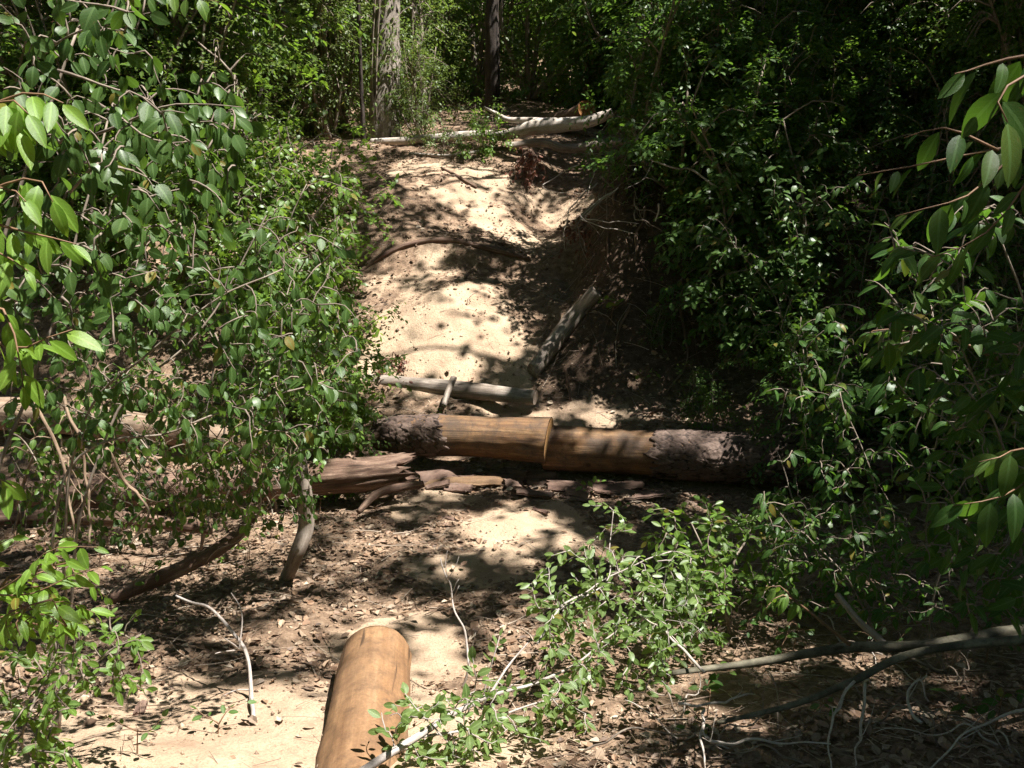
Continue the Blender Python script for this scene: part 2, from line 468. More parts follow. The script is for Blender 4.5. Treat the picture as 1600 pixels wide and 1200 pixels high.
def ground_mat():
    m, nt, out = new_mat('soil')
    tc = N(nt, 'ShaderNodeNewGeometry')
    at = N(nt, 'ShaderNodeAttribute', attribute_name='sand')
    def noise(sc, det=5.0, rg=0.6):
        n = N(nt, 'ShaderNodeTexNoise', i_Scale=sc, i_Detail=det, i_Roughness=rg)
        nt.links.new(tc.outputs['Position'], n.inputs['Vector']); return n.outputs[0]
    n1, n2, n3, n4 = noise(3.0), noise(14.0, 6.0, 0.7), noise(70.0, 5.0, 0.7), noise(1.1)
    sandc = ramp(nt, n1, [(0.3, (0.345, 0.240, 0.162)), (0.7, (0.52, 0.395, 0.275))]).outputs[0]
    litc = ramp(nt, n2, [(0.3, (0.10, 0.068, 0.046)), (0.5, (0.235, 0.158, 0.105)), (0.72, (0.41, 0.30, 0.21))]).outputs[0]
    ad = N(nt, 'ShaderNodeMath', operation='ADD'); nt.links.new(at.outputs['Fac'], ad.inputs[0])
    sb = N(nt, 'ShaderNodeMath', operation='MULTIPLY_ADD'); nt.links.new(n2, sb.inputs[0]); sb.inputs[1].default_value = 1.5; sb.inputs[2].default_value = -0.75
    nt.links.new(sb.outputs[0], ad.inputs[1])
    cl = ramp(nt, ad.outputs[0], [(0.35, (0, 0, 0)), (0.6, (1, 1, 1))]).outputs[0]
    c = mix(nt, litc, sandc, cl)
    hm = N(nt, 'ShaderNodeAttribute', attribute_name='humus_shade')
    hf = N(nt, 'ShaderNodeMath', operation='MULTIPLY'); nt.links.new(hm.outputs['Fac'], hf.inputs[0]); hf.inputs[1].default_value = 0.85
    humus_shade_c = ramp(nt, n2, [(0.3, (0.030, 0.021, 0.015)), (0.55, (0.075, 0.050, 0.035)), (0.75, (0.14, 0.098, 0.07))]).outputs[0]  # soil tones taken darker to carry the shade of the bank
    c = mix(nt, c, humus_shade_c, hf.outputs[0])
    g = ramp(nt, n3, [(0.3, (0.62, 0.6, 0.58)), (0.62, (1.06, 1.06, 1.06))]).outputs[0]
    c = mix(nt, c, g, 0.65, 'MULTIPLY')
    pv_ = N(nt, 'ShaderNodeTexVoronoi', i_Scale=38.0); nt.links.new(tc.outputs['Position'], pv_.inputs['Vector'])
    pg = ramp(nt, pv_.outputs['Distance'], [(0.10, (0.45, 0.42, 0.40)), (0.20, (1, 1, 1))])        # grit and small stones
    c = mix(nt, c, pg.outputs[0], 0.6, 'MULTIPLY')
    pr = N(nt, 'ShaderNodeBsdfPrincipled'); pr.inputs['Roughness'].default_value = 0.92
    pr.inputs['Specular IOR Level'].default_value = 0.15
    nt.links.new(c, pr.inputs['Base Color'])
    b1 = N(nt, 'ShaderNodeBump', i_Strength=0.9, i_Distance=0.03); nt.links.new(n2, b1.inputs['Height'])
    b2 = N(nt, 'ShaderNodeBump', i_Strength=0.8, i_Distance=0.010); nt.links.new(n3, b2.inputs['Height']); nt.links.new(b1.outputs[0], b2.inputs['Normal'])
    nt.links.new(b2.outputs[0], pr.inputs['Normal'])
    nt.links.new(pr.outputs[0], out.inputs[0])
    return m

M = {}
M['soil'] = ground_mat()
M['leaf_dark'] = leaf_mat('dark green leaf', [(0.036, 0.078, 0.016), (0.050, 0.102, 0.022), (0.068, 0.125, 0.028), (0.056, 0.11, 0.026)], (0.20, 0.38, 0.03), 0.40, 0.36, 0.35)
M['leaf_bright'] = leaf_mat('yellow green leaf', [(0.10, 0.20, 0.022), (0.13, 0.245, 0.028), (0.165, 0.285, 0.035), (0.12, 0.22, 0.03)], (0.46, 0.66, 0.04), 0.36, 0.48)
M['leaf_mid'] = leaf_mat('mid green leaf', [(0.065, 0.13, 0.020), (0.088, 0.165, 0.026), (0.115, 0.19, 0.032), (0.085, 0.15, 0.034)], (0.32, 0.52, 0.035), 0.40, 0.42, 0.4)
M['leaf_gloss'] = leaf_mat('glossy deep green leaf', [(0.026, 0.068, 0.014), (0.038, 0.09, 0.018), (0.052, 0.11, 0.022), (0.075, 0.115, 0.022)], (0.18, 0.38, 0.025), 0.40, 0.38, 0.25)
M['leaf_olive'] = leaf_mat('grey green small leaf', [(0.080, 0.12, 0.036), (0.105, 0.15, 0.045), (0.135, 0.18, 0.056), (0.085, 0.135, 0.04)], (0.28, 0.42, 0.05), 0.45, 0.38, 0.35)
M['leaf_box'] = leaf_mat('pale sage green leaf', [(0.085, 0.145, 0.038), (0.115, 0.18, 0.048), (0.145, 0.21, 0.062), (0.10, 0.16, 0.05)], (0.32, 0.50, 0.06), 0.40, 0.42, 0.4)
M['leaf_forest'] = leaf_mat('forest leaf', [(0.042, 0.092, 0.014), (0.065, 0.128, 0.020), (0.10, 0.165, 0.026), (0.07, 0.115, 0.022)], (0.26, 0.44, 0.03), 0.42, 0.40, 0.4)
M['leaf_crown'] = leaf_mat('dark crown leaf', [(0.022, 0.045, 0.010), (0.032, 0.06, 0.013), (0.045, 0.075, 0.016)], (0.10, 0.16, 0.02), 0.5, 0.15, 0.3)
M['dead_leaf'] = litter_mat('dry brown leaf', [(0.075, 0.046, 0.030), (0.19, 0.115, 0.07), (0.29, 0.20, 0.13), (0.22, 0.13, 0.08), (0.36, 0.27, 0.185), (0.13, 0.085, 0.058), (0.46, 0.37, 0.27)])
M['red_leaf'] = litter_mat('dead reddish leaf', [(0.09, 0.035, 0.022), (0.17, 0.065, 0.04), (0.23, 0.10, 0.06)])
M['needle'] = litter_mat('dry needle', [(0.07, 0.042, 0.028), (0.15, 0.09, 0.058), (0.23, 0.15, 0.10), (0.33, 0.24, 0.17)])
M['crumb'] = litter_mat('soil crumb', [(0.12, 0.08, 0.055), (0.26, 0.18, 0.12), (0.38, 0.29, 0.20)])
M['dry_stick'] = litter_mat('dry stick', [(0.12, 0.08, 0.055), (0.24, 0.17, 0.12), (0.38, 0.30, 0.23), (0.46, 0.38, 0.30)])
M['peeled'] = wood_mat('peeled orange wood', [(0.28, (0.070, 0.036, 0.019)), (0.42, (0.155, 0.080, 0.036)), (0.55, (0.235, 0.130, 0.060)), (0.72, (0.31, 0.190, 0.098))], 1.3, 24, (0.085, 0.058, 0.040), 0.85, 0.65, 0.7, dirt=0.75, st=(0.40, 0.62), knots=True, dirtc=(0.050, 0.034, 0.024))
M['peeled_pale'] = wood_mat('peeled pale orange wood', [(0.25, (0.16, 0.083, 0.040)), (0.45, (0.245, 0.135, 0.066)), (0.6, (0.30, 0.175, 0.090)), (0.75, (0.35, 0.225, 0.125))], 1.1, 16, (0.135, 0.077, 0.043), 0.8, 0.65, 0.5, dirt=0.7, st=(0.40, 0.66), knots=True, dirtc=(0.085, 0.052, 0.032))
M['cut_wood'] = wood_mat('fresh sawn wood', [(0.3, (0.30, 0.155, 0.06)), (0.5, (0.38, 0.21, 0.085)), (0.7, (0.44, 0.27, 0.12))], 1, 45, (0.40, 0.18, 0.05), 0.5, 0.7, 0.3)
M['orange_cut'] = wood_mat('orange sawn wood', [(0.3, (0.26, 0.10, 0.025)), (0.6, (0.42, 0.19, 0.055))], 1, 45, (0.30, 0.10, 0.02), 0.5, 0.7, 0.3)
M['bark'] = plate_mat('scaly pine bark', (0.020, 0.013, 0.010), (0.062, 0.040, 0.030), (0.185, 0.135, 0.108))
M['bark_slab'] = wood_mat('loose bark', [(0.3, (0.055, 0.030, 0.022)), (0.5, (0.11, 0.064, 0.046)), (0.72, (0.185, 0.12, 0.09))], 7, 22, (0.22, 0.155, 0.12), 0.5, 0.85, 0.7)
M['bark_inner'] = wood_mat('inner bark', [(0.3, (0.13, 0.072, 0.036)), (0.6, (0.21, 0.13, 0.07))], 3, 30, (0.10, 0.055, 0.032), 0.5, 0.8, 0.4)
M['grey_wood'] = wood_mat('weathered grey wood', [(0.3, (0.14, 0.11, 0.09)), (0.5, (0.30, 0.25, 0.205)), (0.7, (0.46, 0.40, 0.34))], 3, 34, (0.20, 0.14, 0.10), 0.5, 0.8, 0.5)
M['old_wood'] = wood_mat('old peeling wood', [(0.3, (0.07, 0.055, 0.045)), (0.5, (0.17, 0.14, 0.115)), (0.7, (0.34, 0.30, 0.255))], 5, 26, (0.10, 0.07, 0.05), 0.8, 0.85, 0.8)
M['pale_wood'] = wood_mat('bleached pale wood', [(0.3, (0.36, 0.30, 0.25)), (0.5, (0.52, 0.46, 0.40)), (0.7, (0.60, 0.55, 0.50))], 3, 30, (0.28, 0.20, 0.14), 0.45, 0.8, 0.35)
M['tan_log'] = wood_mat('tan bleached log', [(0.3, (0.14, 0.09, 0.058)), (0.45, (0.27, 0.19, 0.128)), (0.7, (0.40, 0.315, 0.23))], 2, 30, (0.17, 0.105, 0.07), 0.75, 0.75, 0.7)
M['rot_wood'] = wood_mat('rotten brown wood', [(0.3, (0.06, 0.035, 0.025)), (0.5, (0.17, 0.105, 0.075)), (0.7, (0.33, 0.23, 0.165))], 3.5, 40, (0.10, 0.055, 0.035), 0.6, 0.85, 0.8)
M['stem'] = wood_mat('grey brown stem', [(0.3, (0.13, 0.10, 0.08)), (0.5, (0.24, 0.19, 0.15)), (0.7, (0.38, 0.32, 0.26))], 6, 50, None, 0, 0.8, 0.4)
M['twig_red'] = wood_mat('reddish green twig', [(0.3, (0.13, 0.07, 0.04)), (0.6, (0.24, 0.14, 0.08)), (0.8, (0.30, 0.22, 0.12))], 8, 60, None, 0, 0.6, 0.2)
M['white_twig'] = wood_mat('bleached white twig', [(0.3, (0.22, 0.18, 0.15)), (0.5, (0.38, 0.33, 0.295)), (0.75, (0.52, 0.475, 0.44))], 8, 60, None, 0, 0.7, 0.2)
M['mottled'] = wood_mat('mottled pale and green bark', [(0.3, (0.045, 0.040, 0.027)), (0.48, (0.09, 0.08, 0.052)), (0.62, (0.20, 0.18, 0.125))], 9, 14, (0.30, 0.27, 0.20), 0.3, 0.75, 0.4)
M['trunk_dark'] = plate_mat('dark furrowed bark', (0.015, 0.011, 0.009), (0.04, 0.03, 0.024), (0.095, 0.078, 0.065))
M['trunk_grey'] = plate_mat('grey lichened bark', (0.07, 0.055, 0.045), (0.20, 0.17, 0.14), (0.40, 0.36, 0.31))
M['trunk_brown'] = plate_mat('brown bark', (0.03, 0.02, 0.015), (0.09, 0.06, 0.045), (0.18, 0.13, 0.10))

# ------------------------------------------------------------------ leaves
def leaf_template(w, rows=6, fold=0.25, curl=0.22, power=0.85, skew=0.0, wave=0.0):
    ts = np.linspace(0, 1, rows + 1)
    v = [[0, 0, 0]]; lf = [[0, 0, -1]]
    for t in ts[1:-1]:
        hw = w * 0.5 * max(0.0, math.sin(math.pi * t ** power)) ** 0.75
        z = -curl * t * t
        v += [[-hw + skew * t, t, z + fold * hw + wave * math.sin(t * 9)], [skew * t, t, z], [hw + skew * t, t, z + fold * hw - wave * math.sin(t * 8)]]
        lf += [[-1, t, 0], [0, t, -1], [1, t, 0]]
    v.append([skew, 1, -curl]); lf.append([0, 1, -1])
    n = rows - 1
    tr = [(0, 2, 1), (0, 3, 2)]
    for k in range(n - 1):
        a = 1 + 3 * k; b = a + 3
        tr += [(a, a + 1, b + 1), (a, b + 1, b), (a + 1, a + 2, b + 2), (a + 1, b + 2, b + 1)]
    a = 1 + 3 * (n - 1); e = len(v) - 1
    tr += [(a, a + 1, e), (a + 1, a + 2, e)]
    return np.array(v, float), np.array(tr), np.array(lf, float)

OVAL = [leaf_template(0.58, 6, 0.25, 0.16, 0.9), leaf_template(0.64, 6, 0.12, 0.28, 0.85, 0.05, 0.012), leaf_template(0.54, 6, 0.35, 0.10, 0.95, -0.05), leaf_template(0.60, 6, 0.05, 0.40, 0.9, 0.03, 0.02)]
LANCE = [leaf_template(0.40, 7, 0.22, 0.25, 0.85), leaf_template(0.44, 7, 0.10, 0.38, 0.82, 0.06, 0.012), leaf_template(0.38, 7, 0.35, 0.15, 0.9, -0.04), leaf_template(0.42, 7, 0.02, 0.5, 0.85, 0.02, 0.015)]
ELLIP = [leaf_template(0.50, 6, 0.2, 0.12, 0.95), leaf_template(0.54, 6, 0.05, 0.22, 0.92, 0.03, 0.01), leaf_template(0.46, 6, 0.35, 0.06, 1.0)]
DIAMOND = (np.array([[0, 0, 0], [-0.27, 0.48, 0.05], [0, 1, -0.10], [0.27, 0.48, 0.05]], float), np.array([(0, 2, 1), (0, 3, 2)]), np.zeros((4, 3)))
DIAMOND_W = (np.array([[0, 0, 0], [-0.34, 0.48, 0.06], [0, 1, -0.12], [0.34, 0.48, 0.06]], float), np.array([(0, 2, 1), (0, 3, 2)]), np.zeros((4, 3)))
CURLED = (np.array([[0, 0, 0], [-0.26, 0.3, 0.14], [-0.24, 0.7, 0.18], [0, 1, 0.10], [0.24, 0.7, 0.10], [0.26, 0.3, 0.20], [0, 0.5, 0.0]], float),
          np.array([(6, 1, 0), (6, 2, 1), (6, 3, 2), (6, 4, 3), (6, 5, 4), (6, 0, 5)]), np.zeros((7, 3)))

def leaf_rot(d, n):                # columns x, y=d, z
    d = nrm(d); n = nrm(n - d * np.sum(n * d, -1, keepdims=True))
    x = np.cross(d, n)
    return np.stack([x, d, n], -1)

def scatter(mb, tmpl, pos, rot, size, rng, rnd=None):
    v, t, lf = tmpl
    k = len(pos)
    if k == 0: return
    w = np.einsum('kij,vj->kvi', rot, v) * np.asarray(size)[:, None, None] + pos[:, None]
    tt = (t[None] + (np.arange(k) * len(v))[:, None, None]).reshape(-1, 3)
    r = rng.random(k) if rnd is None else rnd
    mb.add(w.reshape(-1, 3), tt, None, rnd=np.repeat(r, len(v)), lf=np.tile(lf, (k, 1)))

LEAF_MESH = {}
def leaf_meshes(key, tmpls, mat):
    if key not in LEAF_MESH:
        LEAF_MESH[key] = []
        for v, t, lf in tmpls:
            me = raw_mesh('leaf', v, t, None, {'lf': lf}); me.materials.append(mat)
            LEAF_MESH[key].append(me)
    return LEAF_MESH[key]

HEXL_ = leaf_template(0.52, 3, 0.2, 0.15, 0.9)

class Plant:
    def __init__(s, seed, tmpls, mat, twig_mat, leaf=0.06, droop=0.7, spread=0.8, fwd=0.4, gap=0.035, face=(0, -0.25, 1.0), jit=0.35, key=''):
        s.rng = np.random.default_rng(seed)
        s.tm = tmpls; s.mat = mat; s.tmat = twig_mat; s.leaf = leaf; s.droop = droop; s.spread = spread; s.fwd = fwd
        s.gap = gap; s.face = np.array(face); s.jit = jit; s.key = key + mat.name
        s.stems = []; s.twigs = []; s.skel = np.zeros((0, 3))
        s.lp = []; s.lr = []; s.ls = []; s.lt = []
    def stem(s, pts, r0, r1, mat=None):
        n = max(8, int(len(pts) * 7))
        q, _ = resample(pts, n)
        L = np.linalg.norm(q[-1] - q[0])
        q = q + np.stack([fbm(q[:, 2] * 2 + k * 7, q[:, 0] * 2 + q[:, 1] * 2, octv=2, seed=int(s.rng.integers(999))) for k in range(3)], 1) * 0.05 * min(1, L)
        s.stems.append((q, r0, r1, mat)); s.skel = np.vstack([s.skel, q])
        return q
    def twig(s, pts, r0=0.004, r1=0.0012, start=0.3, size=None, wig=0.015, droop=None, n=None, leaves=True):
        rng = s.rng
        L = np.sum(np.linalg.norm(np.diff(np.asarray(pts), axis=0), axis=1))
        n = n or max(6, int(L / 0.05))
        q, ss = resample(pts, n)
        q = wiggle(q, rng, wig * 1.1, 5)
        tid = len(s.twigs)
        s.twigs.append((q, r0, r1)); s.skel = np.vstack([s.skel, q[2:]])
        if not leaves: return q
        size = size or s.leaf
        droop = s.droop if droop is None else droop
        pos = np.arange(start * L, L * 0.995, s.gap * size / 0.06)
        if len(pos) == 0: return q
        pos = pos + rng.uniform(-0.3, 0.3, len(pos)) * s.gap
        pos = np.clip(pos, 0, L)
        t = nrm(np.gradient(q, axis=0))
        for k, p in enumerate(pos):
            if rng.random() < 0.10: continue
            c = np.array([np.interp(p, ss * L / ss[-1], q[:, i]) for i in range(3)])
            tt = nrm(np.array([np.interp(p, ss * L / ss[-1], t[:, i]) for i in range(3)]))
            side = nrm(np.cross(tt, UP)) * (1 if k % 2 else -1)
            d = tt * s.fwd + side * s.spread * rng.uniform(0.5, 1.1) - UP * droop * rng.uniform(0.4, 1.2) + rng.normal(0, s.jit * 0.5, 3)
            if k == len(pos) - 1: d = tt - UP * droop * 0.6
            d = nrm(d)
            nn = s.face + rng.normal(0, s.jit, 3)
            s.lp.append(c + d * 0.008); s.lr.append(leaf_rot(d, nn)); s.ls.append(size * (0.42 + 0.78 * rng.random() ** 0.7)); s.lt.append(tid)
        return q
    def reach(s, targets, arch=0.12, r0=0.005, start=0.35, size=None, maxlen=0.9):
        if not len(targets): return
        order = np.argsort([np.min(np.linalg.norm(s.skel - t, axis=1)) for t in targets])
        for i in order:
            t = np.asarray(targets[i])
            dd = np.linalg.norm(s.skel - t, axis=1)
            q = s.skel[int(np.argmin(dd))]
            L = np.linalg.norm(t - q)
            if L < 0.08: continue
            m = (q + t) / 2 + UP * arch * L + s.rng.normal(0, 0.08, 3) * L
            s.twig([q, m, t], r0=min(r0, 0.003 + 0.004 * L), start=start if L < maxlen else max(start, 1 - maxlen * 0.7 / L), size=size)
    def finish(s, name, label, cat, group=None, base=None, cap=300, minpx=9.0):
        base = np.asarray(base if base is not None else (s.stems[0][0][0] if s.stems else s.twigs[0][0][0]), float)
        root = thing(name, label, cat, base, group)
        for q, r0, r1, mt in s.stems:
            mb = MB(); tube(mb, q, r0, r1, 8, len(q))
            link('stem', mb.mesh('stem', base), mt or s.tmat, root)
        tobj = []
        for q, r0, r1 in s.twigs:
            mb = MB(); tube(mb, q, r0, r1, 5, len(q))
            tobj.append(link('twig', mb.mesh('twig', base), s.tmat, root))
        if s.lp:
            lp = np.array(s.lp); lr = np.array(s.lr); ls = np.array(s.ls)
            px, py, dz = project(lp)
            ext = ls * FPX / np.maximum(dz, 0.1)
            ok = (px > -20) & (px < 1620) & (py > -20) & (py < 1220) & (dz > 0.2) & (ext > minpx)
            idx = np.where(ok)[0]; idx = idx[np.argsort(-ext[idx])][:cap]
            mes = leaf_meshes(s.key, s.tm, s.mat)
            for i in idx:
                o = link('leaf', mes[int(s.rng.integers(len(mes)))], None, tobj[s.lt[i]])
                mtx = np.eye(4); mtx[:3, :3] = lr[i] * ls[i]; mtx[:3, 3] = lp[i] - base
                o.matrix_basis = Matrix(mtx.tolist())
            rest = np.setdiff1d(np.arange(len(lp)), idx)
            if len(rest):
                mb = MB(); which = s.rng.integers(len(s.tm), size=len(rest))
                for k, tp in enumerate(s.tm):
                    r = rest[which == k]
                    scatter(mb, tp, lp[r], lr[r], ls[r], s.rng)
                link('foliage', mb.mesh('foliage', base), s.mat, root, 'stuff')
        return root

def px_targets(rng, n, boxes):     # random points spread through boxes (px0, px1, py0, py1, Y0, Y1)
    out = []
    w = np.array([(b[1] - b[0]) * (b[3] - b[2]) for b in boxes], float); w /= w.sum()
    for _ in range(n):
        b = boxes[int(rng.choice(len(boxes), p=w))]
        out.append(P(rng.uniform(b[0], b[1]), rng.uniform(b[2], b[3]), rng.uniform(b[4], b[5])))
    return out

# ------------------------------------------------------------------ ground
def axis(segs):
    a = [segs[0][0]]
    for lo, hi, d0, d1 in segs:
        x = lo
        while x < hi - 1e-6:
            f = (x - lo) / (hi - lo); x = min(hi, x + d0 + (d1 - d0) * f); a.append(x)
    return np.array(a)

gx = axis([(-140, -20, 20, 1.2), (-20, -7, 1.0, 0.12), (-7, -3, 0.1, 0.05), (-3, 3.5, 0.045, 0.045), (3.5, 8, 0.05, 0.1), (8, 20, 0.12, 1.0), (20, 140, 1.2, 20)])
gy = axis([(-90, -10, 16, 1.5), (-10, 2.5, 1.2, 0.1), (2.5, 10, 0.045, 0.045), (10, 17, 0.05, 0.05), (17, 30, 0.08, 0.6), (30, 160, 0.8, 14)])
X, Y = np.meshgrid(gx, gy, indexing='xy')
Z = H(X, Y)
near = np.exp(-((X) / 6.0) ** 2) * sstep((19 - Y) / 2)
Z = Z + near * (0.024 * fbm(X * 6, Y * 6, octv=4, seed=77) - 0.022 * sstep((np.abs(fbm(X * 2.6, Y * 2.6, octv=2, seed=78)) - 0.2) / 0.25))
nx, ny = len(gx), len(gy)
idx = np.arange(nx * ny).reshape(ny, nx)
quads = np.stack([idx[:-1, :-1], idx[:-1, 1:], idx[1:, 1:], idx[1:, :-1]], -1).reshape(-1, 4)
gme = raw_mesh('ground', np.stack([X, Y, Z], -1).reshape(-1, 3), None, quads, {'sand': sand(X.ravel(), Y.ravel()) * (1 - 0.8 * humus_shade(X.ravel(), Y.ravel())), 'humus_shade': humus_shade(X.ravel(), Y.ravel())})
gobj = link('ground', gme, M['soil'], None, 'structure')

# ------------------------------------------------------------------ ground litter
def ground_normal(x, y, e=0.05):
    zx = (H(x + e, y) - H(x - e, y)) / (2 * e); zy = (H(x, y + e) - H(x, y - e)) / (2 * e)
    return nrm(np.stack([-zx, -zy, np.ones_like(zx)], -1))

def litter(name, count, xr, yr, smin, smax, mat, seed, keep, tmpl=CURLED, lift=0.006, tilt=0.35):
    rng = np.random.default_rng(seed)
    x = rng.uniform(*xr, count); y = yr[0] + (yr[1] - yr[0]) * rng.random(count) ** 1.15
    k = rng.random(count) < keep(x, y)
    x, y = x[k], y[k]
    nn = ground_normal(x, y) + rng.normal(0, tilt, (len(x), 3))
    a = rng.uniform(0, 2 * math.pi, len(x))
    d = np.stack([np.cos(a), np.sin(a), rng.normal(0, 0.15, len(x))], -1)
    pos = np.stack([x, y, H(x, y) + rng.uniform(0.002, lift * 2, len(x))], -1)
    mb = MB(); scatter(mb, tmpl, pos, leaf_rot(d, nn), smin + (smax - smin) * rng.random(len(x)) ** 2.2, rng)
    return link(name, mb.mesh(name, smooth=False), mat, None, 'stuff')

def keep_litter(x, y):
    return np.clip(1.0 - 0.96 * sand(x, y), 0, 1) * (0.18 + 0.82 * sstep((fbm(x * 1.3, y * 1.3, octv=4, seed=55) + 0.25) / 0.45))

litter('leaf_litter', 66000, (-4.2, 5.0), (3.0, 10.2), 0.012, 0.075, M['dead_leaf'], 1, keep_litter)
litter('leaf_litter', 40000, (-8, 10), (9.8, 24), 0.025, 0.10, M['dead_leaf'], 2, keep_litter)
NEEDLE = (np.array([[-0.012, 0, 0], [0.012, 0, 0], [0.012, 1, 0.05], [-0.012, 1, 0.05]], float), np.array([(0, 1, 2), (0, 2, 3)]), np.zeros((4, 3)))
def keep_needle(x, y):
    return np.clip(1.0 - 0.85 * sand(x, y), 0, 1)
litter('needle_litter', 26000, (-4.2, 5.0), (3.0, 10.5), 0.03, 0.12, M['needle'], 3, keep_needle, NEEDLE, 0.012, 0.3)
litter('needle_litter', 14000, (-4, 5), (10.2, 18), 0.05, 0.16, M['needle'], 4, keep_needle, NEEDLE, 0.012, 0.3)
def clod_litter(count, xr, yr, seed, smax):
    rng = np.random.default_rng(seed)
    x = rng.uniform(*xr, count); y = rng.uniform(*yr, count); mb = MB()
    o = np.array([[1, 0, 0], [-1, 0, 0], [0, 1, 0], [0, -1, 0], [0, 0, 1], [0, 0, -0.6]], float); f = np.array([(0, 2, 4), (2, 1, 4), (1, 3, 4), (3, 0, 4), (2, 0, 5), (1, 2, 5), (3, 1, 5), (0, 3, 5)])
    z = H(x, y)
    sz = 0.004 + (smax - 0.004) * rng.random(count) ** 3
    v = (o[None] * rng.uniform(0.5, 1.2, (count, 6, 1))) * sz[:, None, None] + np.stack([x, y, z], -1)[:, None]
    mb.add(v.reshape(-1, 3), (f[None] + (np.arange(count) * 6)[:, None, None]).reshape(-1, 3), None, rnd=np.repeat(rng.random(count), 6), lf=np.zeros((count * 6, 3)))
    return link('soil_crumbs', mb.mesh('soil_crumbs'), M['crumb'], None, 'stuff')
clod_litter(5000, (-3.5, 3.5), (3.2, 10), 8, 0.022)
clod_litter(6000, (-3, 3), (9.8, 16), 9, 0.03)

def stick_litter(count, xr, yr, seed, lmin, lmax, name='twig_litter'):
    rng = np.random.default_rng(seed); mb = MB()
    x = rng.uniform(*xr, count); y = rng.uniform(*yr, count)
    k = rng.random(count) < np.clip(1 - 0.85 * sand(x, y), 0, 1)
    x, y = x[k], y[k]
    for i in range(len(x)):
        L = rng.uniform(lmin, lmax) * rng.uniform(0.4, 1); a = rng.uniform(0, math.pi)
        d = np.array([math.cos(a), math.sin(a) * 0.8])
        ps = []
        for f in (-0.5, 0.0, 0.5):
            qx, qy = x[i] + d[0] * L * f + rng.normal(0, 0.06) * L, y[i] + d[1] * L * f + rng.normal(0, 0.06) * L
            ps.append([qx, qy, 0])
        ps = np.array(ps); ps[:, 2] = H(ps[:, 0], ps[:, 1]) + rng.uniform(0.003, 0.03, 3)
        r = rng.uniform(0.0015, 0.005) * (0.5 + L)
        n0 = mb.n; tube(mb, ps, r, r * 0.5, 4, 4, caps=(False, False))
        mb.a.setdefault('rnd', []).append(np.full(mb.n - n0, rng.random()))
    return link(name, mb.mesh(name), M['dry_stick'], None, 'stuff')
stick_litter(2200, (-3.8, 4.5), (3.4, 10.0), 5, 0.1, 0.6)
stick_litter(900, (-4, 5), (10, 18), 6, 0.15, 0.9)

# ------------------------------------------------------------------ logs
def plates(sa, sb, seed, depth, wrapn, along=1.0):
    """scaly bark: returns displacement, crack distance and plate value for (S, T)"""
    def f(S, T, R):
        u = S * sa + 0.35 * fbm(S * 6, T * 2, seed=seed, octv=2); w = T / (2 * math.pi) * wrapn + 0.3 * vnoise(S * 5, T * 1.5, seed=seed + 3)
        u = u + 0.25 * fbm(S * 25, T * 6, seed=seed + 21, octv=3); w = w + 0.25 * fbm(S * 22 + 9, T * 6, seed=seed + 22, octv=3)
        f1, f2, cid = worley(u, w, seed, wrap=wrapn)
        cr = f2 - f1
        g1, g2, gid = worley(u * 2.0 + 3.7, w * 2.0, seed + 40, wrap=2 * wrapn)
        d = depth * 0.8 * (sstep(cr / 0.14) - 0.6) + depth * 0.9 * (cid - 0.5) + depth * 0.8 * (gid - 0.5) + depth * 0.8 * fbm(S * 30, T * 8, seed=seed + 8, octv=3)
        ed = np.minimum(cr, 0.10 + 0.9 * (g2 - g1))
        return d, ed, np.clip(0.55 * cid + 0.45 * gid, 0, 1)
    return f

def bark_tube(pts, r0, r1, sides, n, pf, tap=None, edge0=None, edge1=None, bumps=0.02, caps=(True, True), radii=None):
    """tube with plated bark; edge0/edge1(theta) pull the ends along the axis into a ragged hem"""
    mb = MB()
    p, s = resample(pts, n)
    r = np.linspace(r0, r1, n) if radii is None else np.interp(np.linspace(0, 1, n), np.linspace(0, 1, len(radii)), radii)
    t, a, b = frames(p)
    th = np.linspace(0, 2 * math.pi, sides, endpoint=False)
    U, T = np.meshgrid(np.linspace(0, 1, n), th, indexing='ij')
    lo = np.zeros(sides) if edge0 is None else edge0(th)
    hi = np.full(sides, s[-1]) if edge1 is None else s[-1] + edge1(th)
    S = lo[None] + U * (hi - lo)[None]
    d, cr, cid = pf(S, T, r[:, None])
    ctr = np.stack([np.interp(S, s, p[:, k]) for k in range(3)], -1)
    ia = np.stack([np.interp(S, s, a[:, k]) for k in range(3)], -1); ib = np.stack([np.interp(S, s, b[:, k]) for k in range(3)], -1)
    R = np.interp(S, s, r) * (1 + bumps * fbm(S * 2, np.cos(T) * 1.3, np.sin(T) * 1.3, seed=4, octv=3))
    Rd = R + d
    Rd[0] = R[0] - 0.012; Rd[-1] = R[-1] - 0.012
    v = ctr + ia * (Rd * np.cos(T))[..., None] + ib * (Rd * np.sin(T))[..., None]
    ix = np.arange(n * sides).reshape(n, sides); i0, i1 = ix[:-1], ix[1:]
    q = np.stack([i0, np.roll(i0, -1, 1), np.roll(i1, -1, 1), i1], -1).reshape(-1, 4)
    v = v.reshape(-1, 3); tr = []
    g = np.stack([S, R * np.cos(T), R * np.sin(T)], -1).reshape(-1, 3)
    cr = cr.ravel(); cid = cid.ravel()
    for e, c in ((0, caps[0]), (-1, caps[1])):
        if c:
            ce = v[ix[e]].mean(0)
            v = np.vstack([v, ce[None]]); g = np.vstack([g, g[ix[e]].mean(0)[None]]); cr = np.append(cr, 0.5); cid = np.append(cid, 0.3)
            k = len(v) - 1
            for m in range(sides):
                m2 = (m + 1) % sides
                tr.append((k, ix[e, m2], ix[e, m]) if e == 0 else (k, ix[e, m], ix[e, m2]))
    mb.add(v, tr or None, q, grain=g, crack=cr, plate=cid)
    return mb

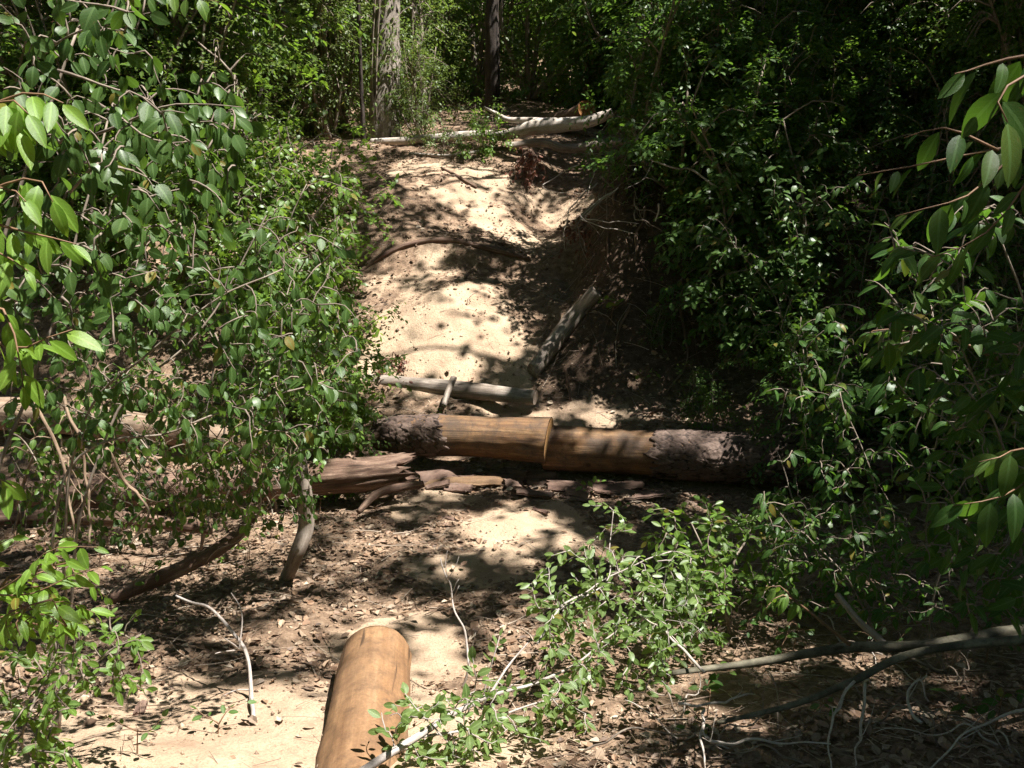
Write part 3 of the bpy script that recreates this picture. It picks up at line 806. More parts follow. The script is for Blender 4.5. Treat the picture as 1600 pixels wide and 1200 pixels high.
def smooth_disp(seed, amp=0.02, sc=2.0, fine=0.002):
    def f(S, T, R):
        return R * amp * 2 * fbm(S * sc, np.cos(T) * 1.2, np.sin(T) * 1.2, octv=3, seed=seed) + fine * fbm(S * 3, np.cos(T) * 14, np.sin(T) * 14, octv=3, seed=seed + 2)
    return f

# --- crosswise pine log, left length: bare wood, bark at its left end, sawn right end
LA, LB = P(590, 679, 8.70), P(857, 688, 8.44)
lm = (LA + LB) / 2 + np.array([0, 0, 0.012])
log_a = thing('sawn_log', 'left length of the pine log across the path, bark only at its left end', 'log', (LA + LB) / 2 - UP * 0.2, 'two lengths of the pine log across the path')
bs = np.array(log_a.location)
mb = MB(); tp = tube(mb, [LA, lm, LB], 0, 0, 72, 120, smooth_disp(3, 0.05, 2.5, 0.004), caps=(True, False), radii=[0.125, 0.165, 0.18, 0.18, 0.178, 0.19, 0.202], tilt=(0, 0.10))
link('bare_wood', mb.mesh('bare_wood', bs), M['peeled'], log_a)
ax = tp[1][-1]
mb = MB(); disc(mb, LB + ax * 0.004, ax, tp[2][-1], 0.199, seed=2)
v = mb.v[0]; thd = np.arctan2((v - LB) @ tp[3][-1], (v - LB) @ tp[2][-1]); rd = np.linalg.norm(v - LB, axis=1)
mb.v[0] = v + ax * (0.10 * rd * np.cos(thd + 0.6))[:, None]
link('cut_end', mb.mesh('cut_end', bs), M['cut_wood'], log_a)
ll = np.linalg.norm(LB - LA)
def hem_a(th):
    return 0.47 * ll * (0 * th + 0.78) - ll + 0.10 * np.cos(th - 1.2) + 0.05 * np.cos(th * 3 + 1) + 0.05 * vnoise(np.cos(th) * 5, np.sin(th) * 5, seed=9) + 0.04 * vnoise(np.cos(th) * 11, np.sin(th) * 11, seed=10)
mb = bark_tube([LA - nrm(LB - LA) * 0.03, lm, LB], 0, 0, 110, 110, plates(8, 16, 5, 0.011, 20), edge1=hem_a, radii=[0.133, 0.174, 0.189, 0.189, 0.188, 0.20, 0.211])
link('bark', mb.mesh('bark', bs), M['bark'], log_a)

# --- right length: bare at the saw cut, scaly bark to the right
RA, RB = P(852, 699, 8.58), P(1430, 731, 8.05)
rm = (RA + RB) / 2
log_b = thing('sawn_log', 'right length of the pine log, scaly bark running right into the bushes', 'log', rm - UP * 0.2, 'two lengths of the pine log across the path')
bs = np.array(log_b.location)
mb = MB(); tp = tube(mb, [RA, rm, RB], 0.199, 0.205, 72, 160, smooth_disp(13, 0.045, 2.5, 0.004), caps=(False, False))
link('bare_wood', mb.mesh('bare_wood', bs), M['peeled'], log_b)
mb = MB(); disc(mb, RA - tp[1][0] * 0.003, -tp[1][0], tp[2][0], 0.198, seed=4)
link('cut_end', mb.mesh('cut_end', bs), M['cut_wood'], log_b)
mb = MB(); disc(mb, RB + tp[1][-1] * 0.003, tp[1][-1], tp[2][-1], 0.205, seed=5)
link('cut_end', mb.mesh('cut_end', bs), M['cut_wood'], log_b)
rl = np.linalg.norm(RB - RA)
def hem_b(th):
    return 0.30 * rl + 0.06 * np.cos(th + 0.5) + 0.05 * np.cos(th * 2 + 2.2) + 0.06 * vnoise(np.cos(th) * 5, np.sin(th) * 5, seed=19) + 0.05 * vnoise(np.cos(th) * 11, np.sin(th) * 11, seed=20)
def hem_b2(th):
    return -0.10 - 0.05 * np.cos(th * 2)
mb = bark_tube([RA, rm, RB], 0.213, 0.224, 120, 190, plates(6.5, 16, 15, 0.013, 20), edge0=hem_b, edge1=hem_b2)
link('bark', mb.mesh('bark', bs), M['bark'], log_b)

# --- barkless log lying towards the viewer at the bottom
NA, NB = P(548, 1330, 3.05), P(590, 1072, 4.68)
NB[2] = max(NB[2], H(NB[0], NB[1]) + 0.13)
NA = NB + (P(566, 1200, 3.75) + UP * 0.02 - NB) * 1.9
log_n = thing('barkless_log', 'smooth orange barkless log pointing up the path at the bottom', 'log', (NA + NB) / 2 - UP * 0.2)
bs = np.array(log_n.location)
mb = MB(); tp = tube(mb, [NA, (NA + NB) / 2 + UP * 0.015, NB], 0.20, 0.195, 80, 140, smooth_disp(23, 0.045, 2.5, 0.003), caps=(True, False), radii=[0.19, 0.19, 0.188, 0.187, 0.184, 0.176])
link('bare_wood', mb.mesh('bare_wood', bs), M['peeled_pale'], log_n)
mb = MB(); disc(mb, NB + tp[1][-1] * 0.003, tp[1][-1], tp[2][-1], 0.174, seed=6)
link('cut_end', mb.mesh('cut_end', bs), M['cut_wood'], log_n)

def simple_log(name, label, cat, pts, radii, mat, sides=28, n=50, amp=0.06, seed=0, part='bole', tilt=(0.2, -0.2), group=None, endmat=None, extra=None):
    pts = np.asarray(pts, float); c = pts.mean(0); c = c - UP * max(radii)
    root = thing(name, label, cat, c, group)
    mb = MB(); tp = tube(mb, pts, 0, 0, sides, n, smooth_disp(seed, amp, 2.5, 0.006 * min(1, max(radii) / 0.1)), radii=radii, tilt=tilt, caps=(True, endmat is None))
    link(part, mb.mesh(part, c), mat, root)
    if endmat is not None:
        mb = MB(); disc(mb, pts[-1] + tp[1][-1] * 0.004, tp[1][-1], tp[2][-1], radii[-1] * 0.99, seed=seed)
        v = mb.v[0]; p1 = tp[0][-1]
        thd = np.arctan2((v - p1) @ tp[3][-1], (v - p1) @ tp[2][-1]); rd = np.linalg.norm(v - p1, axis=1)
        mb.v[0] = v + tp[1][-1] * (tilt[1] * rd * np.cos(thd + 0.6))[:, None]
        link('cut_end', mb.mesh('cut_end', c), endmat, root)
    for ep, er, em in (extra or []):
        mb = MB(); tube(mb, ep, 0, 0, 12, 24, smooth_disp(seed + 5, amp), radii=er)
        link('branch_stub', mb.mesh('branch_stub', c), em or mat, root)
    return root

def on_ground(px, py, lift):
    g = G(px, py); g[2] += lift; return g

simple_log('grey_log', 'weathered grey log lying behind the thick pine log, flat sawn right end', 'log',
           [P(500, 588, 10.6), P(600, 598, 10.25), P(720, 609, 9.95), P(836, 621, 9.7)], [0.075, 0.085, 0.09, 0.075], M['grey_wood'], seed=31, endmat=M['grey_wood'], tilt=(0, 0.05), amp=0.03)
simple_log('broken_stick', 'short grey stick leaning upright against the weathered grey log', 'stick',
           [P(693, 634, 9.5), P(700, 612, 9.7), P(709, 590, 9.85)], [0.028, 0.03, 0.035], M['grey_wood'], 10, 14, 0.1, 33)
# rotten split log, ragged right end
def ragged(seed):
    base = smooth_disp(seed, 0.09, 3, 0.012)
    def f(S, T, R):
        g = fbm(S * 1.2, np.cos(T) * 7, np.sin(T) * 7, octv=3, seed=seed + 1)
        return base(S, T, R) + R * 0.18 * np.minimum(g, 0.05)
    return f
def rotten(name, label, pts, radii, mat, seed, jag=0.12, sides=44, n=60):
    pts = np.asarray(pts, float); c = pts.mean(0) - UP * max(radii)
    root = thing(name, label, 'log', c)
    mb = MB(); tp = tube(mb, pts, 0, 0, sides, n, ragged(seed), radii=radii, caps=(False, False))
    v = mb.v[0].reshape(n, sides, 3); th = np.linspace(0, 2 * math.pi, sides, endpoint=False)
    j = np.abs(vnoise(np.cos(th) * 3.5, np.sin(th) * 3.5, seed=seed + 4)) * jag * 2
    for k in range(8):
        v[n - 1 - k] -= tp[1][-1] * (j * (1 - k / 8))[:, None]
    mb.v[0] = v.reshape(-1, 3)
    ce = v[-1].mean(0) - tp[1][-1] * 0.05
    rim = mb.v[0][-sides:]
    mb.add(np.vstack([rim, ce[None]]), [(sides, k, (k + 1) % sides) for k in range(sides)], None, grain=np.zeros((sides + 1, 3)))
    link('rotten_bole', mb.mesh('rotten_bole', c), mat, root)
    return root
rotten('rotten_log', 'split rotten log with a jagged right end in front of the pine log', [P(395, 758, 7.9), P(480, 748, 7.95), P(570, 740, 8.0), P(656, 727, 8.05)], [0.15, 0.155, 0.14, 0.12], M['rot_wood'], 51, 0.2)
simple_log('bent_root_branch', 'crooked grey brown branch curling below the jagged rotten log', 'branch',
           [P(560, 800, 7.5), P(590, 772, 7.7), P(625, 762, 7.8), P(662, 756, 7.85)], [0.02, 0.035, 0.04, 0.03], M['rot_wood'], 12, 26, 0.15, 53)
simple_log('fallen_pole', 'brown pole rising from the rotten log up towards the pine log end', 'branch',
           [P(528, 738, 7.9), P(560, 700, 8.3), P(592, 678, 8.6)], [0.05, 0.04, 0.03], M['rot_wood'], 12, 24, 0.12, 54)

# logs on the left behind the leaves
simple_log('pale_fallen_log', 'long pale log lying far left behind the dark leaves, sunlit on top', 'log',
           [P(-160, 642, 9.4), P(60, 650, 9.2), P(250, 672, 9.0), P(430, 694, 8.8)], [0.16, 0.155, 0.14, 0.10], M['tan_log'], 40, 90, 0.10, 61)
simple_log('brown_fallen_log', 'thick brown log on the far left in front of the pale log', 'log',
           [P(-160, 780, 7.4), P(60, 772, 7.5), P(230, 764, 7.65), P(400, 752, 7.8)], [0.13, 0.14, 0.13, 0.11], M['rot_wood'], 40, 90, 0.14, 62)
simple_log('dark_fallen_log', 'dark narrow log on the lower far left below the thick brown log', 'log',
           [P(-120, 812, 6.8), P(60, 806, 6.9), P(200, 812, 6.9), P(330, 826, 6.85)], [0.06, 0.06, 0.055, 0.04], M['rot_wood'], 24, 50, 0.08, 63)
simple_log('leaning_pole', 'reddish brown pole slanting down left under the dark leafed shrub', 'branch',
           [on_ground(178, 940, 0.03), P(300, 880, 5.9), P(375, 832, 6.1), P(405, 775, 6.3)], [0.045, 0.05, 0.045, 0.035], M['rot_wood'], 16, 40, 0.08, 64)
simple_log('bent_grey_trunk', 'short grey bent trunk standing below the dark leafed shrub', 'trunk',
           [on_ground(448, 902, 0.0), P(462, 868, 6.15), P(478, 820, 6.2), P(472, 750, 6.2), P(462, 690, 6.25)], [0.045, 0.045, 0.05, 0.05, 0.04], M['grey_wood'], 20, 50, 0.10, 65)

# leaning dead trunk on the bank
g0 = on_ground(832, 588, 0.05)
simple_log('leaning_dead_log', 'peeling grey dead log lying aslant on the dark bank above the path', 'log',
           [g0, on_ground(866, 552, 0.12), on_ground(898, 512, 0.13), on_ground(932, 472, 0.12)], [0.075, 0.09, 0.095, 0.08], M['grey_wood'], 30, 50, 0.10, 71, tilt=(0.5, 0))
simple_log('upright_stick', 'thin dark stick standing at the foot of the dark bank', 'stick', [on_ground(893, 628, 0), P(888, 600, 10.0), P(883, 572, 10.1)], [0.018, 0.016, 0.012], M['rot_wood'], 8, 10, 0.1, 72)

# logs across the top of the bank
simple_log('forked_branch', 'bleached forked dead branch lying across the top of the bank', 'branch',
           [P(768, 214, 15.9), P(800, 209, 15.8), P(838, 198, 15.7), P(880, 195, 15.6), P(920, 190, 15.5), P(958, 176, 15.4)], [0.055, 0.09, 0.115, 0.11, 0.095, 0.07], M['pale_wood'], 22, 60, 0.08, 81,
           extra=[([P(862, 190, 15.7), P(830, 188, 15.8), P(795, 187, 15.9), P(775, 177, 16.0), P(756, 167, 16.05)], [0.055, 0.05, 0.045, 0.035, 0.015], None)])
simple_log('pale_pole', 'straight pale log lying on the bank top left of the forked branch', 'log',
           [P(580, 222, 16.6), P(640, 220, 16.5), P(710, 214, 16.4), P(772, 210, 16.3)], [0.06, 0.07, 0.08, 0.075], M['pale_wood'], 18, 40, 0.06, 82)
simple_log('wavy_log', 'wavy dull grey log hanging over the bank edge under the forked branch', 'log',
           [P(795, 228, 15.4), P(850, 223, 15.4), P(880, 232, 15.3), P(920, 229, 15.3), P(975, 222, 15.2), P(1010, 226, 15.2)], [0.05, 0.065, 0.06, 0.07, 0.06, 0.05], M['grey_wood'], 18, 50, 0.08, 83)
simple_log('felled_log', 'felled tree bole with an orange sawn end behind the forked branch', 'log',
           [P(800, 205, 19.6), P(860, 192, 18.2), P(900, 183, 17.3), P(917, 172, 17.0)], [0.12, 0.15, 0.165, 0.17], M['rot_wood'], 28, 40, 0.05, 84, endmat=M['orange_cut'], tilt=(0, 0.0))
simple_log('torn_branch_end', 'splintered orange brown branch end right of the forked branch', 'branch',
           [P(955, 182, 15.6), P(975, 176, 15.6), P(992, 186, 15.5)], [0.05, 0.07, 0.03], M['bark_inner'], 12, 16, 0.3, 85)
simple_log('long_stick', 'straight pale stick lying on the sand below the pale log', 'stick',
           [on_ground(640, 243, 0.03), on_ground(700, 246, 0.03), on_ground(770, 238, 0.05)], [0.02, 0.022, 0.018], M['pale_wood'], 8, 16, 0.05, 86)
simple_log('dark_stick', 'dark stick lying in the upper gully of the path', 'stick',
           [on_ground(690, 265, 0.03), on_ground(720, 282, 0.03), on_ground(745, 296, 0.03)], [0.02, 0.026, 0.02], M['rot_wood'], 8, 16, 0.1, 87)
simple_log('exposed_root', 'dark exposed root curving across the lip in the middle of the bank', 'root',
           [on_ground(563, 425, 0.01), on_ground(600, 402, 0.03), on_ground(645, 384, 0.03), on_ground(700, 379, 0.03), on_ground(750, 388, 0.02), on_ground(830, 408, 0.02)],
           [0.025, 0.036, 0.04, 0.04, 0.032, 0.014], M['rot_wood'], 12, 60, 0.2, 88)

# bark slabs shed in front of the pine log
def slab(name, label, c, yaw, L, W, mat, seed, roll=0.0, pitch=0.0, bend=0.5, group=None):
    rng = np.random.default_rng(seed)
    n, m = 12, 7
    u = np.linspace(-0.5, 0.5, n); w = np.linspace(-0.5, 0.5, m)
    U, V = np.meshgrid(u, w, indexing='ij')
    wid = W * (0.75 + 0.35 * fbm(U * 3 + seed, U * 0, seed=seed, octv=2))
    x = U * L + 0.06 * L * vnoise(V * 5 + seed, U * 2, seed=seed); y = V * wid
    z = bend * W * (0.25 - V ** 2) + 0.012 * fbm(U * 9, V * 7, seed=seed + 1, octv=3) + 0.05 * L * (vnoise(U * 2.5, V * 0 + seed, seed=seed + 2))
    top = np.stack([x, y, z], -1).reshape(-1, 3)
    thk = 0.010 + 0.006 * rng.random()
    bot = top - np.array([0, 0, thk])
    v = np.vstack([top, bot]); ix = np.arange(n * m).reshape(n, m); k = n * m
    q = np.stack([ix[:-1, :-1], ix[1:, :-1], ix[1:, 1:], ix[:-1, 1:]], -1).reshape(-1, 4)
    q2 = q[:, ::-1] + k
    ring = list(ix[:, 0]) + list(ix[-1, 1:]) + list(ix[::-1, -1][1:]) + list(ix[0, ::-1][1:-1])
    rq = [(ring[i], ring[(i + 1) % len(ring)], ring[(i + 1) % len(ring)] + k, ring[i] + k) for i in range(len(ring))]
    g = np.vstack([np.stack([x, y, z * 0 + seed * 0.37], -1).reshape(-1, 3)] * 2)
    me = raw_mesh('bark_slab', v, None, np.vstack([q, q2, np.array(rq)]), {'grain': g})
    o = link(name, me, mat, None)
    o.location = c; o.rotation_euler = (roll, pitch, yaw)
    return tag(o, label, 'bark', group)

slab('bark_strip', 'long curved strip of bark, pale inner side up, below the left pine log', G(720, 762) + UP * 0.05, -0.02, 0.75, 0.13, M['bark_inner'], 101, roll=0.5)
slab('bark_slab', 'large dark bark slab against the jagged end of the rotten log', G(690, 752) + UP * 0.06, 0.35, 0.40, 0.22, M['bark_slab'], 102, roll=0.45)
slab('bark_slab', 'pale topped bark slab below the saw cut in the pine log', G(830, 752) + UP * 0.05, 0.1, 0.42, 0.2, M['bark_slab'], 103, roll=0.4)
slab('bark_slab', 'long dark bark slab lying under the right pine log', G(940, 770) + UP * 0.05, -0.15, 0.95, 0.17, M['bark_slab'], 104, roll=0.35)
rs = np.random.default_rng(7)
for k in range(22):
    px = rs.uniform(670, 1040)
    py = 752 + (px - 670) * 0.075 + rs.uniform(-14, 14)
    slab('bark_slab', 'reddish brown piece of shed bark in the heap along the front of the pine log', G(px, py) + UP * rs.uniform(0.02, 0.06), rs.uniform(-0.6, 0.6), rs.uniform(0.14, 0.34), rs.uniform(0.07, 0.15),
         M['bark_slab'] if rs.random() < 0.85 else M['bark_inner'], 110 + k, rs.uniform(-0.3, 0.6), rs.uniform(-0.2, 0.2), group='shed bark heaped below the pine log')
for k, (px, py) in enumerate([(700, 812), (845, 800), (770, 1095), (220, 1110), (630, 905)]):
    slab('bark_flake', 'small bark flake lying loose on the sandy path', G(px, py) + UP * 0.015, rs.uniform(0, 3), rs.uniform(0.1, 0.18), 0.06, M['bark_slab'], 150 + k, group='loose bark flakes on the path')

# ------------------------------------------------------------------ dead twigs
def twig_thing(name, label, cat, main, r0, r1, mat, sides_list=(), base=None, n=26, part='shoot', group=None, wig=0.004):
    main = np.asarray(main, float); base = main[0] if base is None else base
    root = thing(name, label, cat, base, group)
    rng = np.random.default_rng(abs(hash(label)) % 1000 if False else len(label))
    mb = MB(); q, _ = resample(main, n); q = wiggle(q, rng, wig * 3.0, 10, False)
    tube(mb, q, r0, r1, 8, n * 2, disp=lambda S, T, Rr: Rr * (0.35 * fbm(S * 14, T * 0.8, octv=3, seed=3) + 0.5 * np.maximum(0, fbm(S * 9, T * 0, octv=2, seed=8) - 0.28)))
    link('main_stem', mb.mesh('main_stem', base), mat, root)
    for sd in sides_list:
        mb = MB(); q, _ = resample(np.asarray(sd), 10); q = wiggle(q, rng, wig * 1.5, 4)
        tube(mb, q, r1 * 0.8, r1 * 0.3, 5, 10)
        link('side_twig', mb.mesh('side_twig', base), mat, root)
    return root

yb = 4.35
twig_thing('bent_twig', 'bleached white twig bent in an arch over the sand at the bottom left', 'twig',
           [on_ground(395, 1125, 0), P(390, 1075, yb), P(382, 1030, yb + 0.1), P(366, 995, yb + 0.2), P(340, 965, yb + 0.3), P(308, 944, yb + 0.4), P(275, 931, yb + 0.5)], 0.011, 0.006, M['white_twig'],
           [[P(374, 1015, yb + 0.1), P(366, 1008, yb + 0.05), P(337, 986, yb)], [P(374, 1014, yb + 0.1), P(378, 960, yb + 0.2), P(364, 925, yb + 0.3)], [P(373, 1015, yb + .1), P(355, 1018, yb), P(335, 1021, yb - .1)],
            [P(388, 1078, yb), P(370, 1078, yb - .05), P(345, 1085, yb - .1)]])
yb = 4.5
twig_thing('forked_twig', 'thin pale forked twig standing up in the middle of the littered path', 'twig',
           [P(722, 1075, yb), P(732, 1040, yb), P(722, 990, yb + 0.1), P(706, 945, yb + 0.2), P(699, 905, yb + 0.25), P(688, 872, yb + 0.3)], 0.007, 0.003, M['white_twig'],
           [[P(700, 905, yb + .25), P(697, 890, yb + .25), P(696, 862, yb + .3)], [P(700, 905, yb + .25), P(712, 885, yb + .25), P(720, 868, yb + .3)], [P(703, 930, yb + .2), P(712, 915, yb + .2), P(716, 905, yb + .2)],
            [P(732, 1040, yb), P(738, 1010, yb), P(742, 985, yb)], [P(704, 940, yb + .2), P(712, 925, yb + .1), P(717, 915, yb + .1)]])
# dead bleached twig in the dark right of the gully
yb = 10.3
twig_thing('dead_twig', 'bleached forked dead twig hanging in the dark right of the path', 'twig',
           [P(1160, 330, yb + 0.4), P(1122, 295, yb), P(1085, 268, yb), P(1058, 265, yb - 0.1), P(1032, 255, yb - 0.1), P(1003, 244, yb - 0.2)], 0.014, 0.007, M['white_twig'],
           [[P(1020, 251, yb - .1), P(1012, 270, yb - .2), P(1004, 282, yb - .3), P(977, 296, yb - .3)], [P(1008, 277, yb - .3), P(1018, 280, yb - .3), P(1027, 282, yb - .3)]])
twig_thing('dead_twig', 'short white twig hanging below the bleached forked dead twig', 'twig',
           [P(1030, 318, yb), P(1028, 330, yb), P(1024, 346, yb)], 0.012, 0.006, M['white_twig'], n=8)
# dead boughs at the top
yb = 17.5
twig_thing('dead_bough', 'bare whitish dead bough with side twigs high at the top', 'branch',
           [P(1005, 130, yb), P(975, 75, yb), P(935, 52, yb), P(905, -20, yb)], 0.03, 0.012, M['grey_wood'],
           [[P(935, 55, yb), P(965, 60, yb), P(1010, 66, yb)], [P(925, 62, yb), P(940, 58, yb), P(1005, 55, yb)], [P(950, 70, yb), P(975, 55, yb), P(985, 42, yb)]], base=P(1005, 130, yb))

# ------------------------------------------------------------------ trees
LIT = []                           # gaps cut into the unseen leaf roof to place the patches of sun
def lit(px, py, r, Y=None, p=0.92):
    LIT.append((G(px, py) if Y is None else P(px, py, Y), r, p))

for a in [(160, 1150, 0.55), (260, 1130, 0.5), (330, 1160, 0.5), (420, 1140, 0.42), (460, 1190, 0.5), (60, 1190, 0.5),
          (720, 810, 0.22), (790, 800, 0.3), (850, 815, 0.25), (780, 840, 0.25), (900, 850, 0.16), (640, 960, 0.13), (680, 1000, 0.16), (545, 960, 0.12), (660, 1090, 0.14), (440, 1010, 0.13),
          (620, 500, 0.34), (655, 545, 0.3), (740, 465, 0.36), (690, 520, 0.3), (690, 430, 0.22), (600, 560, 0.25), (760, 530, 0.22), (720, 585, 0.22), (640, 400, 0.16), (560, 570, 0.25),
          (650, 255, 0.5), (690, 280, 0.5), (735, 320, 0.42), (790, 365, 0.45), (825, 375, 0.4), (760, 270, 0.5), (740, 350, 0.25), (880, 330, 0.18),
          (850, 650, 0.16), (930, 655, 0.16), (965, 560, 0.10), (1010, 530, 0.08), (480, 1100, 0.4), (200, 1100, 0.35), (560, 610, 0.2), (600, 460, 0.2), (600, 500, 0.25)]:
    lit(*a)
for a in [(830, 400, 0.22), (805, 435, 0.2), (790, 480, 0.25), (800, 540, 0.2), (860, 355, 0.25), (905, 305, 0.18), (850, 605, 0.18), (930, 640, 0.18), (700, 350, 0.2), (560, 480, 0.2), (620, 430, 0.2), (690, 758, 0.2), (730, 758, 0.2), (790, 762, 0.18), (860, 770, 0.18), (930, 778, 0.15), (1000, 786, 0.12)]:
    lit(*a)
for a in [(588, 1140, 0.24, 4.2), (600, 1180, 0.35, 3.9), (610, 1085, 0.06, 4.6), (575, 1050, 0.04, 4.75),                 # near log
          (640, 650, 0.10, 8.8), (720, 670, 0.16, 8.6), (790, 672, 0.12, 8.5), (690, 690, 0.12, 8.6), (960, 690, 0.12, 8.4), (1010, 700, 0.10, 8.3), (1100, 690, 0.18, 8.2), (1220, 700, 0.13, 8.1),
          (640, 668, 0.13, 8.6), (610, 670, 0.12, 8.6), (690, 662, 0.14, 8.5), (700, 692, 0.12, 8.5), (755, 688, 0.14, 8.45), (800, 676, 0.13, 8.4), (840, 700, 0.10, 8.35), (835, 665, 0.08, 8.4), (900, 700, 0.13, 8.4), (950, 690, 0.13, 8.4), (990, 705, 0.13, 8.35), (1060, 695, 0.13, 8.3), (1140, 690, 0.15, 8.2),
          (600, 728, 0.22, 7.95), (545, 735, 0.16, 7.95), (640, 720, 0.14, 8.0), 
          (1520, 130, 0.22, 1.7), (1570, 165, 0.18, 1.65), (1540, 740, 0.2, 2.1), (1390, 530, 0.18, 3.4), (1250, 610, 0.16, 5.2), (1230, 930, 0.12, 3.6), (1480, 480, 0.14, 3.3), (1430, 280, 0.12, 2.2), (1560, 400, 0.14, 3.3), (1340, 720, 0.14, 5.4), (1290, 790, 0.14, 5.5), (1440, 620, 0.12, 4.0), (1180, 640, 0.2, 8.6), (1120, 480, 0.2, 9.5), (1090, 440, 0.15, 10.5), (1250, 350, 0.25, 9.5),
          (1110, 1042, 0.05, 4.1), (1150, 1038, 0.03, 4.1), (1420, 1010, 0.05, 4.2), (1480, 1003, 0.06, 4.2), (1560, 990, 0.07, 4.3), (915, 180, 0.35, 17.0), (842, 578, 0.15, 10.5), (868, 548, 0.14, 10.8), (900, 508, 0.10, 11.2), (920, 485, 0.08, 11.4), (600, 90, 0.8, 17.0), (600, 20, 0.8, 17.0), (985, 40, 0.5, 18.0),
          (30, 160, 0.3, 1.65), (60, 350, 0.3, 1.75), (10, 420, 0.3, 1.72), (40, 600, 0.3, 1.8), (100, 530, 0.25, 1.8),
          (560, 595, 0.35, 10.4), (610, 600, 0.2, 10.2),
          (20, 655, 0.25, 9.2), (130, 660, 0.15, 9.1), (230, 675, 0.3, 9.0), (400, 690, 0.15, 8.7), (250, 600, 0.4, 10.0), (430, 640, 0.2, 9.5), (230, 720, 0.3, 8.2),
          (800, 205, 0.5, 15.8), (860, 195, 0.45, 15.6), (760, 185, 0.4, 16.0), (920, 190, 0.3, 15.5), (650, 218, 0.6, 16.4), (700, 210, 0.4, 16.4), (960, 178, 0.3, 15.5),
          (40, 200, 0.35, 1.8), (40, 350, 0.35, 1.8), (50, 560, 0.4, 1.9), (60, 930, 0.5, 3.0), (90, 1000, 0.5, 3.2), (60, 1120, 0.5, 3.2), (160, 1000, 0.4, 3.4),
          (900, 930, 0.5, 4.6), (960, 880, 0.4, 4.9), (1000, 960, 0.4, 4.6), (860, 1020, 0.45, 4.2), (760, 1090, 0.4, 3.9), (700, 1130, 0.4, 3.7), (940, 1060, 0.3, 4.1), (840, 1120, 0.3, 3.7), (1050, 900, 0.3, 4.9), (1090, 880, 0.2, 5.2), (1140, 830, 0.16, 5.5), (1040, 985, 0.2, 4.8), (1110, 950, 0.12, 5.0), (1200, 800, 0.1, 5.8), (1180, 880, 0.1, 5.4), (640, 1170, 0.4, 3.5),
          (470, 300, 0.5, 7.0), (520, 380, 0.5, 6.9), (440, 420, 0.4, 6.8), (500, 480, 0.4, 6.8), (470, 330, 0.7, 8.0), (500, 420, 0.6, 7.6), (430, 270, 0.6, 8.5), (520, 330, 0.5, 8.0),
          (610, 60, 1.2, 19.0), (640, 150, 1.0, 18.5), (660, 20, 1.0, 20), (480, 60, 0.8, 17), (340, 50, 0.7, 12), (1000, 20, 0.8, 20), (900, 120, 0.5, 17),
          (250, 60, 0.4, 4.5), (350, 170, 0.3, 4.2), (955, 490, 0.2, 11.0), (1300, 280, 0.35, 12.5), (1150, 220, 0.3, 11.0), (1320, 310, 0.2, 12.3)]:
    lit(a[0], a[1], a[2], a[3])
_r = np.random.default_rng(17)
for _ in range(40): lit(_r.uniform(150, 620), _r.uniform(-20, 200), _r.uniform(0.15, 0.45), _r.uniform(11, 20))
for _ in range(40): lit(_r.uniform(1000, 1600), _r.uniform(-20, 330), _r.uniform(0.08, 0.28), _r.uniform(11, 20))
for _ in range(25): lit(_r.uniform(1180, 1600), _r.uniform(760, 960), _r.uniform(0.03, 0.08), _r.uniform(4.6, 5.4))
for _ in range(45): lit(_r.uniform(560, 1050), _r.uniform(-20, 130), _r.uniform(0.3, 0.6), _r.uniform(20, 30))
for _ in range(45): lit(_r.uniform(0, 380), _r.uniform(0, 560), _r.uniform(0.03, 0.09), _r.uniform(2.6, 3.8))
for _ in range(85): lit(_r.uniform(430, 1000), _r.uniform(830, 1080), _r.uniform(0.04, 0.11))
for _ in range(14): lit(_r.uniform(120, 560), _r.uniform(860, 1040), _r.uniform(0.04, 0.09))
for _ in range(40): lit(_r.uniform(560, 1000), _r.uniform(380, 640), _r.uniform(0.05, 0.12))
for _ in range(50): lit(_r.uniform(1000, 1600), _r.uniform(880, 1150), _r.uniform(0.02, 0.06))
for _ in range(55): lit(_r.uniform(1020, 1600), _r.uniform(280, 850), _r.uniform(0.04, 0.12), _r.uniform(5.5, 12))
for _ in range(60): lit(_r.uniform(60, 560), _r.uniform(60, 760), _r.uniform(0.03, 0.10), _r.uniform(3.2, 9))
for _ in range(70): lit(_r.uniform(200, 1600), _r.uniform(-10, 200), _r.uniform(0.2, 0.55), _r.uniform(15, 26))

def trunk_pts(base, top, seed, wob=0.25):
    base = np.asarray(base, float); top = np.asarray(top, float)
    f = np.linspace(0, 1, 7)
    rng = np.random.default_rng(seed)
    q = base[None] * (1 - f)[:, None] + top[None] * f[:, None]
    q[1:-1, :2] += rng.normal(0, wob, (5, 2)) * 0.5
    return q

TREES = []
def tree(name, label, base, height, r, mat, seed, group=None, lean=(0, 0), wob=0.25, limbs=6, hidden=False):
    base = np.asarray(base, float); base = np.array([base[0], base[1], float(H(base[0], base[1])) - 0.05])
    top = base + np.array([lean[0], lean[1], height])
    rng = np.random.default_rng(seed)
    root = thing(name, label, 'tree', base, group)
    q = trunk_pts(base, top, seed, wob)
    rad = np.array([1.35, 1.0, 0.92, 0.85, 0.74, 0.6, 0.35]) * r
    mb = bark_tube(q, 0, 0, 36, 120, plates(5, 14, seed, 0.02 * min(1, r / 0.15), 12), radii=rad)
    link('trunk', mb.mesh('trunk', base), mat, root)
    qq, _ = resample(q, 60)
    TREES.append(dict(root=root, base=base, top=top, q=qq, mat=mat, r=r, clumps=[], rng=rng))
    return root

def gp(px, Y):                     # ground point under column px at distance Y
    x = (px - 800) / FPX * Y
    return np.array([x * 1.0, Y, float(H(x, Y))])

